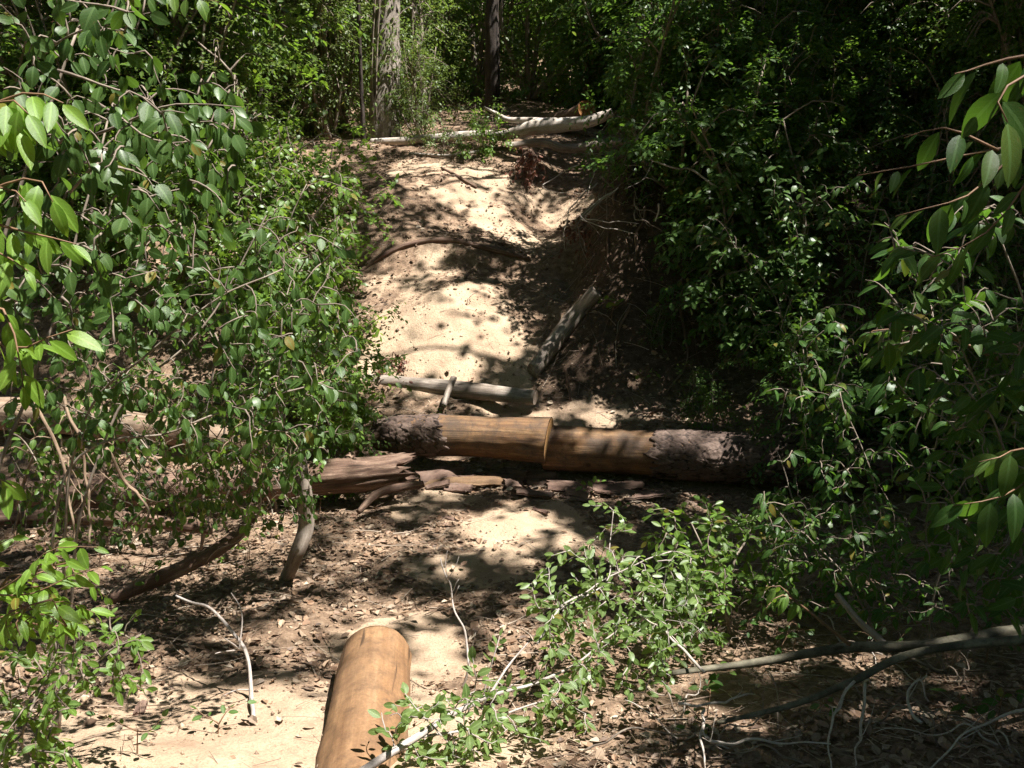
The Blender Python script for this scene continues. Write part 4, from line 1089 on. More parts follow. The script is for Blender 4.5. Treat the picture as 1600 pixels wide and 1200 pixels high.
tree('broad_tree', 'tall pale grey tree hung with vines at the top centre left', gp(606, 17), 15, 0.19, M['trunk_grey'], 1, lean=(0.2, 1.5))
tree('slim_tree', 'straight dark slim tree standing behind the bleached forked branch', gp(771, 21), 16, 0.115, M['trunk_dark'], 2, lean=(-0.1, 0.5), wob=0.1)
tree('grey_tree', 'grey tree trunk with bare dead boughs in front at the top', gp(988, 18), 15, 0.15, M['trunk_grey'], 3, lean=(-0.3, 1.0))
tree('brown_tree', 'brown tree rising out of the dark bank right of the path', gp(1118, 14.0), 13, 0.12, M['trunk_brown'], 4, lean=(0.35, 1.5), wob=0.1)
tree('dark_tree', 'thick dark tree in the shaded wood at the top right', gp(1282, 16.5), 15, 0.22, M['trunk_dark'], 5, lean=(0.6, 0.3), wob=0.15)
tree('sapling_tree', 'thin dark tree behind the drooping leaves on the upper left', gp(420, 17), 12, 0.085, M['trunk_dark'], 6, lean=(-0.3, 0.5))
tree('sapling_tree', 'thin grey stem beside the pale vine hung tree', gp(668, 20), 12, 0.06, M['trunk_grey'], 7, lean=(-0.8, 1.0))
tree('sapling_tree', 'thin brown tree near the top right corner', gp(1420, 17.5), 12, 0.10, M['trunk_brown'], 8, lean=(-0.5, 1.0))
tree('sapling_tree', 'slim dark tree farther back on the upper far left', gp(255, 20), 13, 0.12, M['trunk_dark'], 9, lean=(0.4, 0.5))
tree('sapling_tree', 'slim dark stem right of the grey trunk with dead boughs', gp(1050, 24), 14, 0.12, M['trunk_dark'], 10, lean=(0.2, 0.5))
tree('sapling_tree', 'slim dark stem between the straight slim tree and the grey trunk', gp(862, 27), 14, 0.12, M['trunk_dark'], 11, lean=(-0.2, 0.5))
tree('sapling_tree', 'very thin upright stem at the left edge of the bank top', gp(575, 16.6), 6, 0.03, M['trunk_dark'], 12, lean=(-0.1, 0.1), wob=0.04)
OFF = [(7.5, 9.5), (-6.5, 8.0), (9.0, 4.0), (5.5, 0.5), (-5.5, 2.5), (1.5, -3.0), (11, 15), (-9, 14)]
for k, (x, y) in enumerate(OFF):
    tree('canopy_tree', 'tall broadleaf tree beside the view whose crown shades the path', (x, y, 0), 13.5, 0.2, M['trunk_brown'], 20 + k, group='trees around the clearing', lean=(0, 0))

# vines hanging on the pale tree
T = TREES[0]; rv = np.random.default_rng(77)
an_ = rv.uniform(0, 2 * math.pi, 90); zz_ = rv.uniform(0.1, 6.5, 90)
ctr_ = np.stack([np.interp(zz_ + T['base'][2], T['q'][:, 2], T['q'][:, k]) for k in range(3)], 1) + np.stack([np.cos(an_), np.sin(an_), an_ * 0], 1) * 0.27
pv = np.repeat(ctr_, 16, 0) + rv.normal(0, 1, (90 * 16, 3)) * np.array([0.10, 0.10, 0.22])
mb = MB(); scatter(mb, HEXL_, pv, leaf_rot(rv.normal(0, 0.6, pv.shape) - UP * 0.6, rv.normal(0, 0.5, pv.shape) + np.array([0, -0.6, 0.8])), rv.uniform(0.05, 0.105, len(pv)), rv)
link('vine_foliage', mb.mesh('vine_foliage', T['base']), M['leaf_box'], T['root'], 'stuff')
for k in range(3):
    a_ = rv.uniform(math.pi, 2 * math.pi); z0_ = T['base'][2]
    c_ = [np.array([np.interp(z0_ + h_, T['q'][:, 2], T['q'][:, 0]), np.interp(z0_ + h_, T['q'][:, 2], T['q'][:, 1]), z0_ + h_]) + np.array([math.cos(a_ + 0.1 * h_), math.sin(a_ + 0.1 * h_), 0]) * (0.21 + 0.12 * abs(math.sin(h_))) for h_ in np.linspace(0.1, 7, 8)]
    mb = MB(); tube(mb, c_, 0.012, 0.008, 6, 40); link('vine', mb.mesh('vine', T['base']), M['stem'], T['root'])

# leaf roof overhead: clumps of leaves given to the nearest tree, thinned to put sun patches where they are wanted
rng = np.random.default_rng(99)
NCL = 10500
cx = rng.uniform(-12, 18, NCL); cyy = rng.uniform(-5, 27, NCL)
cz = H(cx, cyy) * 0.6 + rng.uniform(6.8, 14.0, NCL)
cl = np.stack([cx, cyy, cz], 1)
foot = cl - SUN[None] * ((cl[:, 2] - 1.0) / SUN[2])[:, None]     # where each clump's shade falls
extra = np.stack([rng.uniform(0.5, 15, 6000), rng.uniform(-1, 22, 6000), rng.uniform(7.5, 14, 6000)], 1)  # more unseen clumps, added to deepen the shade on the right
ef = extra - SUN[None] * ((extra[:, 2] - 1.0) / SUN[2])[:, None]
extra = extra[(ef[:, 0] > bank_x(ef[:, 1]) + 0.1) & (ef[:, 1] < 16)]
cl = np.vstack([cl, extra]); foot = cl - SUN[None] * ((cl[:, 2] - 1.0) / SUN[2])[:, None]
pxx, pyy, dz = project(cl)
invis = ~((pxx > -150) & (pxx < 1750) & (pyy > -130) & (dz > 0))  # no low clumps hanging into the view
dens = 0.66 + 0.34 * sstep((foot[:, 0] - bank_x(foot[:, 1]) + 0.1) / 0.6)
dens = np.where((foot[:, 0] < -2.0), 0.75, dens)
keep = invis & (rng.random(len(cl)) < dens)
cl = cl[keep]
PER = 48
pos = np.repeat(cl, PER, 0) + rng.normal(0, 1, (len(cl) * PER, 3)) * np.array([0.34, 0.34, 0.16])
hole = np.zeros(len(pos), bool)
ft = pos[:, :2] - (pos[:, 2:] / SUN[2]) * SUN[None, :2]          # where each leaf's shade meets the level z = 0
so = np.argsort(ft[:, 0]); fx_ = ft[so, 0]
frag = 1 + 0.85 * fbm(ft[:, 0] * 3.6, ft[:, 1] * 3.6, seed=5, octv=3)
for c, r, p in LIT:
    fc = c[:2] - (c[2] / SUN[2]) * SUN[:2]
    i = so[np.searchsorted(fx_, fc[0] - 1.9 * r - 0.08):np.searchsorted(fx_, fc[0] + 1.9 * r + 0.08)]
    dd = np.hypot(ft[i, 0] - fc[0], ft[i, 1] - fc[1])
    i = i[(dd < r * frag[i] + 0.05) & (pos[i, 2] > c[2] + 0.8) & (rng.random(len(i)) < p)]
    hole[i] = True
own = np.repeat(np.arange(len(cl)), PER)
dist = np.stack([np.hypot(cl[:, 0] - T['top'][0], cl[:, 1] - T['top'][1]) + (3.0 if T['r'] < 0.09 else 0) for T in TREES], 1)
who = np.argmin(dist, 1)
dirs = rng.normal(0, 1, pos.shape) * np.array([1, 1, 0.45]); nn = rng.normal(0, 0.45, pos.shape) + UP
rot = leaf_rot(dirs, nn); siz = rng.uniform(0.10, 0.17, len(pos))
for k, T in enumerate(TREES):
    sel = (who[own] == k) & ~hole
    ci = np.where(who == k)[0]
    if sel.sum() < 10: continue
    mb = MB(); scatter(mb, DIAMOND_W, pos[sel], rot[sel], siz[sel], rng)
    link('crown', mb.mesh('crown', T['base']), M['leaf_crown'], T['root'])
    # limbs up into the crown
    pick = ci[np.argsort(rng.random(len(ci)))[:10]]
    for c in pick:
        c = cl[c]
        hits = min((np.linalg.norm((c - c0) - ((c - c0) @ SUN) * SUN) - r for c0, r, p in LIT if (c - c0) @ SUN > 0), default=9)
        if hits < 0.12: continue
        zz = np.clip(c[2] - 0.8 - 0.35 * np.hypot(*(c[:2] - T['top'][:2])), T['base'][2] + 4.5, T['top'][2])
        st = T['q'][int(np.argmin(np.abs(T['q'][:, 2] - zz)))]
        mb = MB(); tube(mb, [st, (st + c) / 2 + UP * 0.25, c], T['r'] * 0.35, 0.012, 8, 14)
        a0 = mb.a['grain'][0]; mb.a['crack'] = [np.full(len(a0), 0.5)]; mb.a['plate'] = [np.full(len(a0), 0.4)]
        link('limb', mb.mesh('limb', T['base']), T['mat'], T['root'])

# ------------------------------------------------------------------ understory shrubs
def shrub_parts(seed, h, w, nst, ncl, per, leaf, mat, tm=DIAMOND, clr=0.22, low=0.15, flat=0.6):
    rng = np.random.default_rng(seed)
    mbs = MB(); ends = []; skel = []
    for k in range(nst):
        a = rng.uniform(0, 2 * math.pi); b = np.array([math.cos(a), math.sin(a), 0])
        top = b * w * rng.uniform(0.2, 0.9) + UP * h * rng.uniform(0.6, 1.0)
        mid = b * w * rng.uniform(0.05, 0.35) + UP * h * rng.uniform(0.3, 0.55) + rng.normal(0, 0.08, 3) * h
        q, _ = resample([b * 0.08, mid, top], 16)
        tube(mbs, q, 0.012 * h, 0.003 * h, 6, 16); skel.append(q)
    sk = np.vstack(skel); sk = sk[sk[:, 2] > low * h]
    cen = sk[rng.integers(len(sk), size=ncl)] + rng.normal(0, 1, (ncl, 3)) * np.array([w * 0.42, w * 0.42, h * 0.16])
    cen[:, 2] = np.maximum(cen[:, 2], low * h * rng.random(ncl))
    for c in cen[:: 2]:
        s0 = sk[int(np.argmin(np.linalg.norm(sk - c, axis=1)))]
        tube(mbs, [s0, (s0 + c) / 2 + UP * 0.05 * h, c], 0.004 * h, 0.0015 * h, 4, 5, caps=(False, False))
    m = 6; k2 = per // m                     # every clump is six little sprays, leaves in two rows along each
    o0 = nrm(cen - np.array([0, 0, h * 0.35]))
    sd = nrm(np.repeat(o0, m, 0) * 0.8 + rng.normal(0, 0.7, (ncl * m, 3)) - UP * 0.25)
    sl_ = clr * rng.uniform(0.8, 2.0, ncl * m)
    st = np.repeat(cen, m, 0) + rng.normal(0, 0.35, (ncl * m, 3)) * clr
    side = nrm(np.cross(sd, UP) + rng.normal(0, 0.25, sd.shape))
    tt = np.tile((np.arange(k2) + 0.5) / k2, ncl * m); sg = np.tile(np.where(np.arange(k2) % 2, 1.0, -1.0), ncl * m)
    S3 = np.repeat(sd, k2, 0); D3 = np.repeat(side, k2, 0)
    pos = np.repeat(st, k2, 0) + S3 * (tt * np.repeat(sl_, k2))[:, None] - UP * (0.25 * tt ** 2 * np.repeat(sl_, k2))[:, None] + D3 * (sg * 0.008)[:, None]
    d = S3 * 0.5 + D3 * sg[:, None] * 0.8 - UP * 0.3 + rng.normal(0, 0.22, pos.shape)
    n = UP * 1.0 + np.repeat(o0, m * k2, 0) * 0.4 + rng.normal(0, 0.30, pos.shape)
    mb = MB(); scatter(mb, tm, pos, leaf_rot(d, n), leaf * rng.uniform(0.6, 1.25, len(pos)), rng)
    me = mb.mesh('foliage'); me.materials.append(mat)
    ms = mbs.mesh('stem'); ms.materials.append(M['stem'])
    return ms, me

SHR = {}
HEXL = leaf_template(0.52, 3, 0.2, 0.15, 0.9)
HEXW = leaf_template(0.62, 3, 0.15, 0.2, 0.9)
SHR['olive'] = [shrub_parts(201, 3.0, 0.9, 7, 150, 42, 0.060, M['leaf_olive'], clr=0.17), shrub_parts(202, 3.4, 0.85, 6, 150, 42, 0.062, M['leaf_olive'], clr=0.19)]
SHR['forest'] = [shrub_parts(203, 3.2, 1.2, 8, 140, 48, 0.095, M['leaf_forest'], HEXL, 0.22), shrub_parts(204, 4.0, 1.3, 7, 150, 48, 0.085, M['leaf_forest'], HEXL, 0.24), shrub_parts(205, 2.6, 1.1, 7, 120, 48, 0.085, M['leaf_forest'], HEXW, 0.2)]
SHR['mid'] = [shrub_parts(206, 2.2, 0.9, 7, 110, 48, 0.080, M['leaf_mid'], HEXW, 0.17), shrub_parts(207, 2.6, 1.0, 7, 120, 48, 0.085, M['leaf_mid'], HEXL, 0.2)]
SHR['dark'] = [shrub_parts(208, 3.0, 1.1, 7, 120, 48, 0.095, M['leaf_dark'], HEXW, 0.22), shrub_parts(209, 3.6, 1.2, 8, 130, 48, 0.09, M['leaf_dark'], HEXL, 0.24)]
SHR['low'] = [shrub_parts(210, 0.8, 0.5, 6, 40, 30, 0.055, M['leaf_mid'], HEXW, 0.09), shrub_parts(211, 0.7, 0.6, 6, 40, 30, 0.05, M['leaf_olive'], HEXL, 0.09)]

rsh = np.random.default_rng(300)
def put_shrub(kind, x, y, sc, name, label, group=None, sink=0.05):
    ms, me = SHR[kind][int(rsh.integers(len(SHR[kind])))]
    root = thing(name, label, 'shrub', (x, y, float(H(x, y)) - sink), group)
    root.rotation_euler = (rsh.normal(0, 0.06), rsh.normal(0, 0.06), rsh.uniform(0, 6.28))
    root.scale = (sc * rsh.uniform(0.9, 1.1), sc * rsh.uniform(0.9, 1.1), sc * rsh.uniform(0.9, 1.15))
    link('stem', ms, None, root); link('foliage', me, None, root)
    return root

# distinct shrubs first
put_shrub('olive', *gp(662, 17.0)[:2], 0.62, 'bushy_shrub', 'sunlit grey green bush at the foot of the pale vine hung tree')
put_shrub('olive', *gp(548, 18.2)[:2], 1.1, 'bushy_shrub', 'tall grey green bush left of the pale vine hung tree')
put_shrub('olive', *gp(648, 19.8)[:2], 1.3, 'vine_shrub', 'tall sunlit grey green growth beside the pale vine hung tree')
put_shrub('low', *gp(700, 16.0)[:2], 0.9, 'low_shrub', 'low olive scrub spilling over the bank edge below the pale log')
put_shrub('low', *gp(760, 15.7)[:2], 0.85, 'low_shrub', 'low grey green scrub at the left tip of the forked branch')
put_shrub('forest', *gp(910, 19.5)[:2], 0.62, 'bushy_shrub', 'green bush behind the orange sawn trunk end')
put_shrub('mid', *gp(1085, 16.6)[:2], 1.05, 'bushy_shrub', 'bright green leafy bush right of the splintered branch end')
put_shrub('olive', *gp(1150, 12.6)[:2], 0.62, 'bushy_shrub', 'small leaved olive bush hanging over the dark bank')
put_shrub('mid', *gp(1215, 13.8)[:2], 0.9, 'bushy_shrub', 'leafy green bush behind the brown tree on the right bank')
put_shrub('mid', *gp(500, 8.6)[:2], 0.60, 'leafy_shrub', 'bright sunlit bush beside the left edge of the sandy bank')
put_shrub('mid', *gp(430, 9.6)[:2], 0.8, 'leafy_shrub', 'light green bush behind the dark leafed shrub on the left bank')
put_shrub('mid', *gp(460, 11.5)[:2], 0.85, 'leafy_shrub', 'light green bush higher up the left bank')
put_shrub('mid', *gp(330, 11.0)[:2], 0.9, 'leafy_shrub', 'leafy green bush low behind the pale fallen log')
put_shrub('forest', *gp(150, 11.5)[:2], 0.7, 'leafy_shrub', 'deep green bush behind the pale fallen log, farther left')
put_shrub('low', *gp(200, 9.7)[:2], 0.7, 'low_shrub', 'low pale green weeds right behind the pale fallen log')
put_shrub('dark', *gp(1190, 10.3)[:2], 0.42, 'low_shrub', 'dark low bush at the foot of the right bank')
put_shrub('low', *gp(1120, 9.2)[:2], 0.5, 'low_shrub', 'small dim bush behind the scaly bark of the pine log')

for k, (a_, y_, sc_, kd_, lb_) in enumerate([(1000, 14.4, 0.24, 'dark', 'small dark bush at the very edge of the right bank, below the splintered branch end'),
        (1035, 13.6, 0.36, 'mid', 'small green bush spilling over the right bank by the bleached dead twig'),
        (1010, 12.7, 0.28, 'dark', 'small dark bush clinging to the right bank above the leaning dead log'),
        (1075, 12.4, 0.34, 'dark', 'dark bush clinging to the bank left of the brown bank tree'),
        (1065, 11.4, 0.26, 'mid', 'green bush on the right bank beside the leaning dead log'),
        (1110, 10.9, 0.30, 'dark', 'dark bush in the hollow of the right bank'),
        (1165, 10.2, 0.30, 'dark', 'dark bush low in the hollow behind the scaly bark'),
        (1040, 10.3, 0.14, 'dark', 'tiny dark bush at the foot of the right bank'),
        (1110, 9.6, 0.16, 'dark', 'tiny dark bush close behind the scaly bark of the pine log')]):
    put_shrub(kd_, *gp(a_, y_)[:2], sc_, 'bank_shrub', lb_)
Z_ = [('olive', 250, 560, 15.5, 21, 7, 1.1, 'small leaved', 'understory bushes on the upper left'),
      ('forest', -80, 420, 12, 18, 12, 1.05, 'broad leaved', 'understory bushes behind the left shrub'),
      ('forest', 440, 1000, 22.5, 31, 15, 1.4, 'green', 'understory bushes behind the bank top'),
      ('dark', 930, 1250, 15.5, 24, 14, 1.25, 'dark', 'understory bushes right of the grey trunk'),
      ('forest', 1180, 1700, 13.5, 20, 16, 1.15, 'dim', 'understory bushes on the right'),
      ('dark', 1010, 1700, 10.4, 14.0, 36, 0.66, 'low dark', 'low bushes on the right slope'),
      ('dark', 1240, 1700, 6.2, 9.5, 8, 0.42, 'low shaded', 'low bushes by the pine log end')]
LAND = [(100, 'the drooping upper left shrub'), (255, 'the slim dark far left tree'), (420, 'the thin dark upper left tree'), (606, 'the pale vine hung tree'), (771, 'the straight dark slim tree'), (862, 'the slim middle stem'),
        (988, 'the grey trunk with dead boughs'), (1118, 'the brown bank tree'), (1282, 'the thick dark tree'), (1420, 'the thin brown right tree'), (1570, 'the right edge shrub')]
TRK = [(606, 17, 34), (771, 21, 26), (988, 18, 26), (1118, 14, 20), (1282, 16.5, 30)]
for kind, p0, p1, y0, y1, n, sc, adj, grp in Z_:
    for k in range(n):
        Yv = rsh.uniform(y0, y1); pxv = p0 + (p1 - p0) * (k + rsh.uniform(0.1, 0.9)) / n
        for tx, ty, tw in TRK:
            if Yv < ty and abs(pxv - tx) < tw * 1.6: Yv = ty + rsh.uniform(0.8, 2.5)
        if grp == 'understory bushes right of the grey trunk' and pxv < 1150: Yv = max(Yv, 19.5)
        if grp == 'low bushes on the right slope' and pxv < 1120: Yv = max(Yv, 11.6); pxv = max(pxv, 1045)
        g = gp(pxv, Yv)
        f = sc * rsh.uniform(0.75, 1.25)
        nb = min(LAND, key=lambda q: abs(q[0] - pxv))
        rel = 'just behind' if abs(nb[0] - pxv) < 28 else ('to the right of' if pxv > nb[0] else 'to the left of')
        far = 'near' if Yv < y0 + (y1 - y0) * 0.35 else ('far' if Yv > y0 + (y1 - y0) * 0.7 else 'mid distance')
        big = 'tall' if f > sc * 1.08 else ('short' if f < sc * 0.9 else 'middling')
        kd = kind if rsh.random() < 0.75 else ('olive' if kind != 'dark' else 'forest')
        put_shrub(kd, g[0], g[1], f, 'understory_shrub', f'{big} {adj} bush {rel} {nb[1]}, {far}', grp)

# the wood beyond, one mass all round
rng = np.random.default_rng(400)
n = 90000
a = rng.uniform(0, 2 * math.pi, n); back = (np.abs(a - math.pi / 2) < 0.75)
rad = rng.uniform(26, 46, n)
pos = np.stack([np.cos(a) * rad, 6 + np.sin(a) * rad, rng.uniform(0, 1, n) ** 0.9 * 13], -1)
nz = fbm(pos[:, 0] * 0.25, pos[:, 1] * 0.25, pos[:, 2] * 0.3, octv=3, seed=6)
kk = nz > -0.12
pos = pos[kk]; pos[:, 2] += H(pos[:, 0], pos[:, 1])
px_, py_, dz_ = project(pos)
sz = np.where((dz_ > 0) & (px_ > -200) & (px_ < 1800) & (py_ > -150), rng.uniform(0.18, 0.34, len(pos)), rng.uniform(0.5, 0.9, len(pos)))
mb = MB(); scatter(mb, DIAMOND_W, pos, leaf_rot(rng.normal(0, 1, pos.shape), UP + rng.normal(0, 0.6, pos.shape)), sz, rng)
link('far_woods', mb.mesh('far_woods'), M['leaf_forest'], None, 'stuff')
tr_mb = MB()
for k in range(60):
    an = rng.uniform(0.25 * math.pi, 0.75 * math.pi); rr = rng.uniform(24, 42)
    x, y = math.cos(an) * rr, 6 + math.sin(an) * rr; z = float(H(x, y))
    tube(tr_mb, [[x, y, z], [x + rng.normal(0, .2), y, z + 6], [x + rng.normal(0, .4), y, z + 13]], rng.uniform(0.1, 0.25), 0.06, 8, 8)
link('far_trunks', tr_mb.mesh('far_trunks'), M['stem'], None, 'stuff')

# ------------------------------------------------------------------ foreground shrubs
# dark leafed shrub on the left: arching sprays, leaves hanging in rows
base_l = np.array([-2.1, 2.9, float(H(-2.1, 2.9))])
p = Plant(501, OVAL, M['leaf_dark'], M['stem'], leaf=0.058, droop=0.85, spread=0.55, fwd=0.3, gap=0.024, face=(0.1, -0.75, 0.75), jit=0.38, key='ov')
p.stem([base_l, P(-40, 600, 2.9), P(40, 300, 3.0), P(120, 40, 3.1)], 0.012, 0.004)
p.stem([base_l, P(20, 640, 3.0), P(110, 420, 3.1), P(170, 200, 3.2)], 0.010, 0.003)
for pts in [[P(90, 110, 3.0), P(160, 130, 2.9), P(230, 150, 2.85), P(262, 178, 2.8)],
            [P(150, 160, 3.0), P(210, 200, 2.9), P(250, 215, 2.85), P(300, 228, 2.8)],
            [P(150, 210, 3.1), P(250, 170, 3.0), P(330, 158, 2.95), P(384, 162, 2.9)],
            [P(180, 250, 3.1), P(260, 200, 3.0), P(330, 190, 2.95), P(382, 200, 2.9)],
            [P(120, 250, 3.0), P(180, 270, 2.9), P(225, 290, 2.8), P(245, 320, 2.75)],
            [P(110, 300, 2.9), P(150, 255, 2.8), P(200, 270, 2.75), P(238, 285, 2.7)],
            [P(60, 90, 3.0), P(100, 60, 2.9), P(150, 40, 2.8), P(200, 60, 2.7)]]:
    p.twig(pts, 0.005, 0.0012, start=0.25)
p.reach(px_targets(p.rng, 330, [(0, 260, -20, 260, 2.5, 3.4), (0, 200, 60, 560, 2.6, 3.5), (100, 390, 120, 380, 2.8, 3.8)]), arch=0.25, start=0.3)
p.finish('drooping_shrub', 'dark green drooping shrub in shade at the upper left, round leaves in hanging rows', 'shrub', base=base_l)

base_m = np.array([-2.0, 3.9, float(H(-2.0, 3.9))])
p = Plant(502, OVAL, M['leaf_dark'], M['stem'], leaf=0.058, droop=0.85, spread=0.6, fwd=0.3, gap=0.026, face=(0.1, -0.7, 0.75), jit=0.4, key='ov')
p.stem([base_m, P(150, 720, 4.0), P(300, 520, 4.2), P(420, 330, 4.4)], 0.009, 0.003)
p.stem([base_m, P(120, 700, 3.9), P(230, 560, 3.8), P(330, 470, 3.8), P(440, 420, 3.9)], 0.009, 0.003)
p.stem([base_m, P(110, 740, 3.9), P(260, 670, 3.9), P(380, 640, 4.0), P(500, 600, 4.1)], 0.008, 0.003)
p.reach(px_targets(p.rng, 380, [(230, 480, 330, 560, 3.6, 4.6), (360, 560, 380, 640, 3.8, 4.6), (120, 420, 420, 720, 3.5, 4.3), (380, 520, 600, 760, 3.9, 4.4), (0, 260, 340, 640, 3.4, 4.4)]), arch=0.2, start=0.25)
p.finish('round_leafed_shrub', 'dark round leafed shrub in the left middle before the fallen logs', 'shrub', base=base_m)

base_n = np.array([-1.15, 5.9, float(H(-1.15, 5.9))])
p = Plant(503, OVAL, M['leaf_dark'], M['stem'], leaf=0.062, droop=0.8, spread=0.6, fwd=0.3, gap=0.028, face=(0.1, -0.6, 0.8), jit=0.42, key='ov')
p.stem([P(470, 780, 6.1), P(440, 640, 6.0), P(440, 520, 6.1), P(470, 400, 6.3)], 0.009, 0.003)
p.stem([P(430, 800, 6.0), P(400, 660, 5.8), P(350, 560, 5.8), P(290, 470, 5.9)], 0.009, 0.003)
p.reach(px_targets(p.rng, 300, [(380, 560, 480, 700, 5.7, 6.7), (260, 470, 460, 640, 5.6, 6.5), (300, 500, 600, 800, 5.6, 6.2)]), arch=0.2, start=0.25)
p.finish('round_leafed_shrub', 'dense round leafed shrub standing over the bent grey trunk', 'shrub', base=P(470, 790, 6.1))

base_q = np.array([-2.3, 6.9, float(H(-2.3, 6.9))])
p = Plant(505, OVAL, M['leaf_mid'], M['stem'], leaf=0.055, droop=0.55, spread=0.7, fwd=0.4, gap=0.024, face=(0.1, -0.5, 0.85), jit=0.42, key='ov')
p.stem([base_q, P(340, 520, 7.0), P(430, 400, 7.1), P(480, 290, 7.2)], 0.012, 0.003)
p.stem([base_q, P(380, 560, 6.9), P(470, 460, 6.9), P(530, 380, 6.9)], 0.010, 0.003)
p.reach(px_targets(p.rng, 300, [(400, 560, 260, 440, 6.5, 7.6), (360, 540, 330, 540, 6.5, 7.4), (250, 460, 220, 420, 6.8, 7.8)]), arch=0.15, start=0.2)
p.finish('sunlit_shrub', 'sunlit bright green shrub leaning out beside the sandy bank on the left', 'shrub', base=base_q)
base_r = np.array([-2.9, 5.2, float(H(-2.9, 5.2))])
p = Plant(506, OVAL, M['leaf_mid'], M['tan_log'], leaf=0.052, droop=0.6, spread=0.7, fwd=0.4, gap=0.024, face=(0.1, -0.5, 0.85), jit=0.5, key='ov')
for c in [[P(30, 800, 5.4), P(60, 700, 5.3), P(110, 640, 5.3)], [P(110, 800, 5.5), P(190, 720, 5.5), P(260, 650, 5.5)], [P(200, 820, 5.5), P(290, 740, 5.6), P(360, 660, 5.6)]]:
    p.stem(c, 0.007, 0.003)
p.reach(px_targets(p.rng, 480, [(280, 470, 680, 800, 5.2, 6.0), (0, 440, 590, 740, 4.8, 6.2), (0, 420, 690, 830, 5.0, 6.0)]), arch=0.2, start=0.45)
p.finish('straggly_shrub', 'straggly small leafed shrub with tan stems in front of the fallen logs', 'shrub', base=P(110, 800, 5.5))
# ivy-like plant at the left end of the pine log
p = Plant(504, OVAL, M['leaf_mid'], M['twig_red'], leaf=0.085, droop=0.6, spread=0.8, fwd=0.3, gap=0.05, face=(0, -0.5, 0.9), jit=0.4, key='ov')
p.stem([P(560, 690, 8.9), P(575, 640, 8.9), P(600, 600, 9.0)], 0.008, 0.003)
p.stem([P(550, 690, 8.8), P(530, 640, 8.8), P(540, 590, 8.9)], 0.008, 0.003)
p.reach(px_targets(p.rng, 34, [(530, 650, 590, 640, 8.8, 9.4), (520, 600, 620, 660, 8.7, 9.1)]), arch=0.2, start=0.2)
p.finish('leafy_creeper', 'leafy green creeper between the grey log and the pine log end', 'plant')

# sunlit yellow green sprays on the left edge
def spray(seed, label, start, curves, leaf, mat, tmpl, targets=None, droop=0.75, face=(0.1, -0.6, 0.8), twig=None, name='leafy_branch', n=0, gap=0.018, spread=0.6, jit=0.28, key='lan', cap=300, cat='branch', group=None):
    p = Plant(seed, tmpl, mat, twig or M['twig_red'], leaf=leaf, droop=droop, spread=spread, fwd=0.35, gap=gap, face=face, jit=jit, key=key)
    p.stem(start, 0.008, 0.003)
    for c in curves: p.twig(c, 0.0035, 0.001, start=0.1, wig=0.006)
    if n: p.reach(px_targets(p.rng, n, targets), arch=0.2, start=0.2)
    return p.finish(name, label, cat, group, cap=cap)

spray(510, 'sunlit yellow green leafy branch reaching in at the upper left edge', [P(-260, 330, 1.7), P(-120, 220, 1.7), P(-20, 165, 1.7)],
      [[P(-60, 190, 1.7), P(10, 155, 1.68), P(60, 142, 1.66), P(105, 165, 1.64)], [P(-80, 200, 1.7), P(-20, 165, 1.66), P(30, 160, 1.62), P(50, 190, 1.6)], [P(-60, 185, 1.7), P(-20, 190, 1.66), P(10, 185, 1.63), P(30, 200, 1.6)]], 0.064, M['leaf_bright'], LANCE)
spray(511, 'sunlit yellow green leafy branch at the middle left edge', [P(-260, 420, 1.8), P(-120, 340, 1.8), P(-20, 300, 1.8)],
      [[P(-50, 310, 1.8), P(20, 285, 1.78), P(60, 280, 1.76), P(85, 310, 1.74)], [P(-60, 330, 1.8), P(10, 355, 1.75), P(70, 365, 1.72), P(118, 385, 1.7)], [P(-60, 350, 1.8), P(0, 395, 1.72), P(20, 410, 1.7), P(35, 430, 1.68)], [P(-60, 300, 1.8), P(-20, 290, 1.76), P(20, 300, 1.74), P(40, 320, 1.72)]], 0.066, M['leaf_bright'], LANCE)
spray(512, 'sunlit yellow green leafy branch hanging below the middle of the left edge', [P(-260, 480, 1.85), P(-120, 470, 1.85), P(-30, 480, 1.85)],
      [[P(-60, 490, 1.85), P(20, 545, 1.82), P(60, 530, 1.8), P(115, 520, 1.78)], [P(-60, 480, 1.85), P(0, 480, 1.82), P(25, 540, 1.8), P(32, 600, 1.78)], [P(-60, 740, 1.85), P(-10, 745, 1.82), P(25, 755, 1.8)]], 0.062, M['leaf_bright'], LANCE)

# sunlit shrub in the lower left corner
bl = np.array([-1.95, 3.15, float(H(-1.95, 3.15))])
p = Plant(513, LANCE, M['leaf_bright'], M['twig_red'], leaf=0.066, droop=0.5, spread=0.8, fwd=0.5, gap=0.022, face=(0.1, -0.55, 0.85), jit=0.35, key='lan')
p.stem([bl, P(-60, 1020, 2.9), P(20, 900, 2.8)], 0.012, 0.004)
for c in [[P(-60, 960, 2.8), P(30, 900, 2.75), P(80, 860, 2.7), P(150, 850, 2.7)], [P(-60, 920, 2.8), P(40, 930, 2.7), P(110, 900, 2.7), P(165, 880, 2.7)], [P(-60, 980, 2.8), P(20, 960, 2.7), P(90, 940, 2.7), P(145, 960, 2.65)],
          [P(-50, 900, 2.8), P(0, 850, 2.7), P(25, 835, 2.7)], [P(-60, 1000, 2.8), P(10, 990, 2.7), P(60, 960, 2.7), P(110, 985, 2.6)]]:
    p.twig(c, 0.004, 0.001, start=0.2, wig=0.006)
p.reach(px_targets(p.rng, 60, [(0, 165, 830, 1010, 2.6, 3.1), (0, 100, 840, 1010, 2.5, 3.0)]), arch=0.2, start=0.3)
p.finish('bright_shrub', 'sunlit bright green shrub with long leaves in the lower left corner', 'shrub', base=bl)
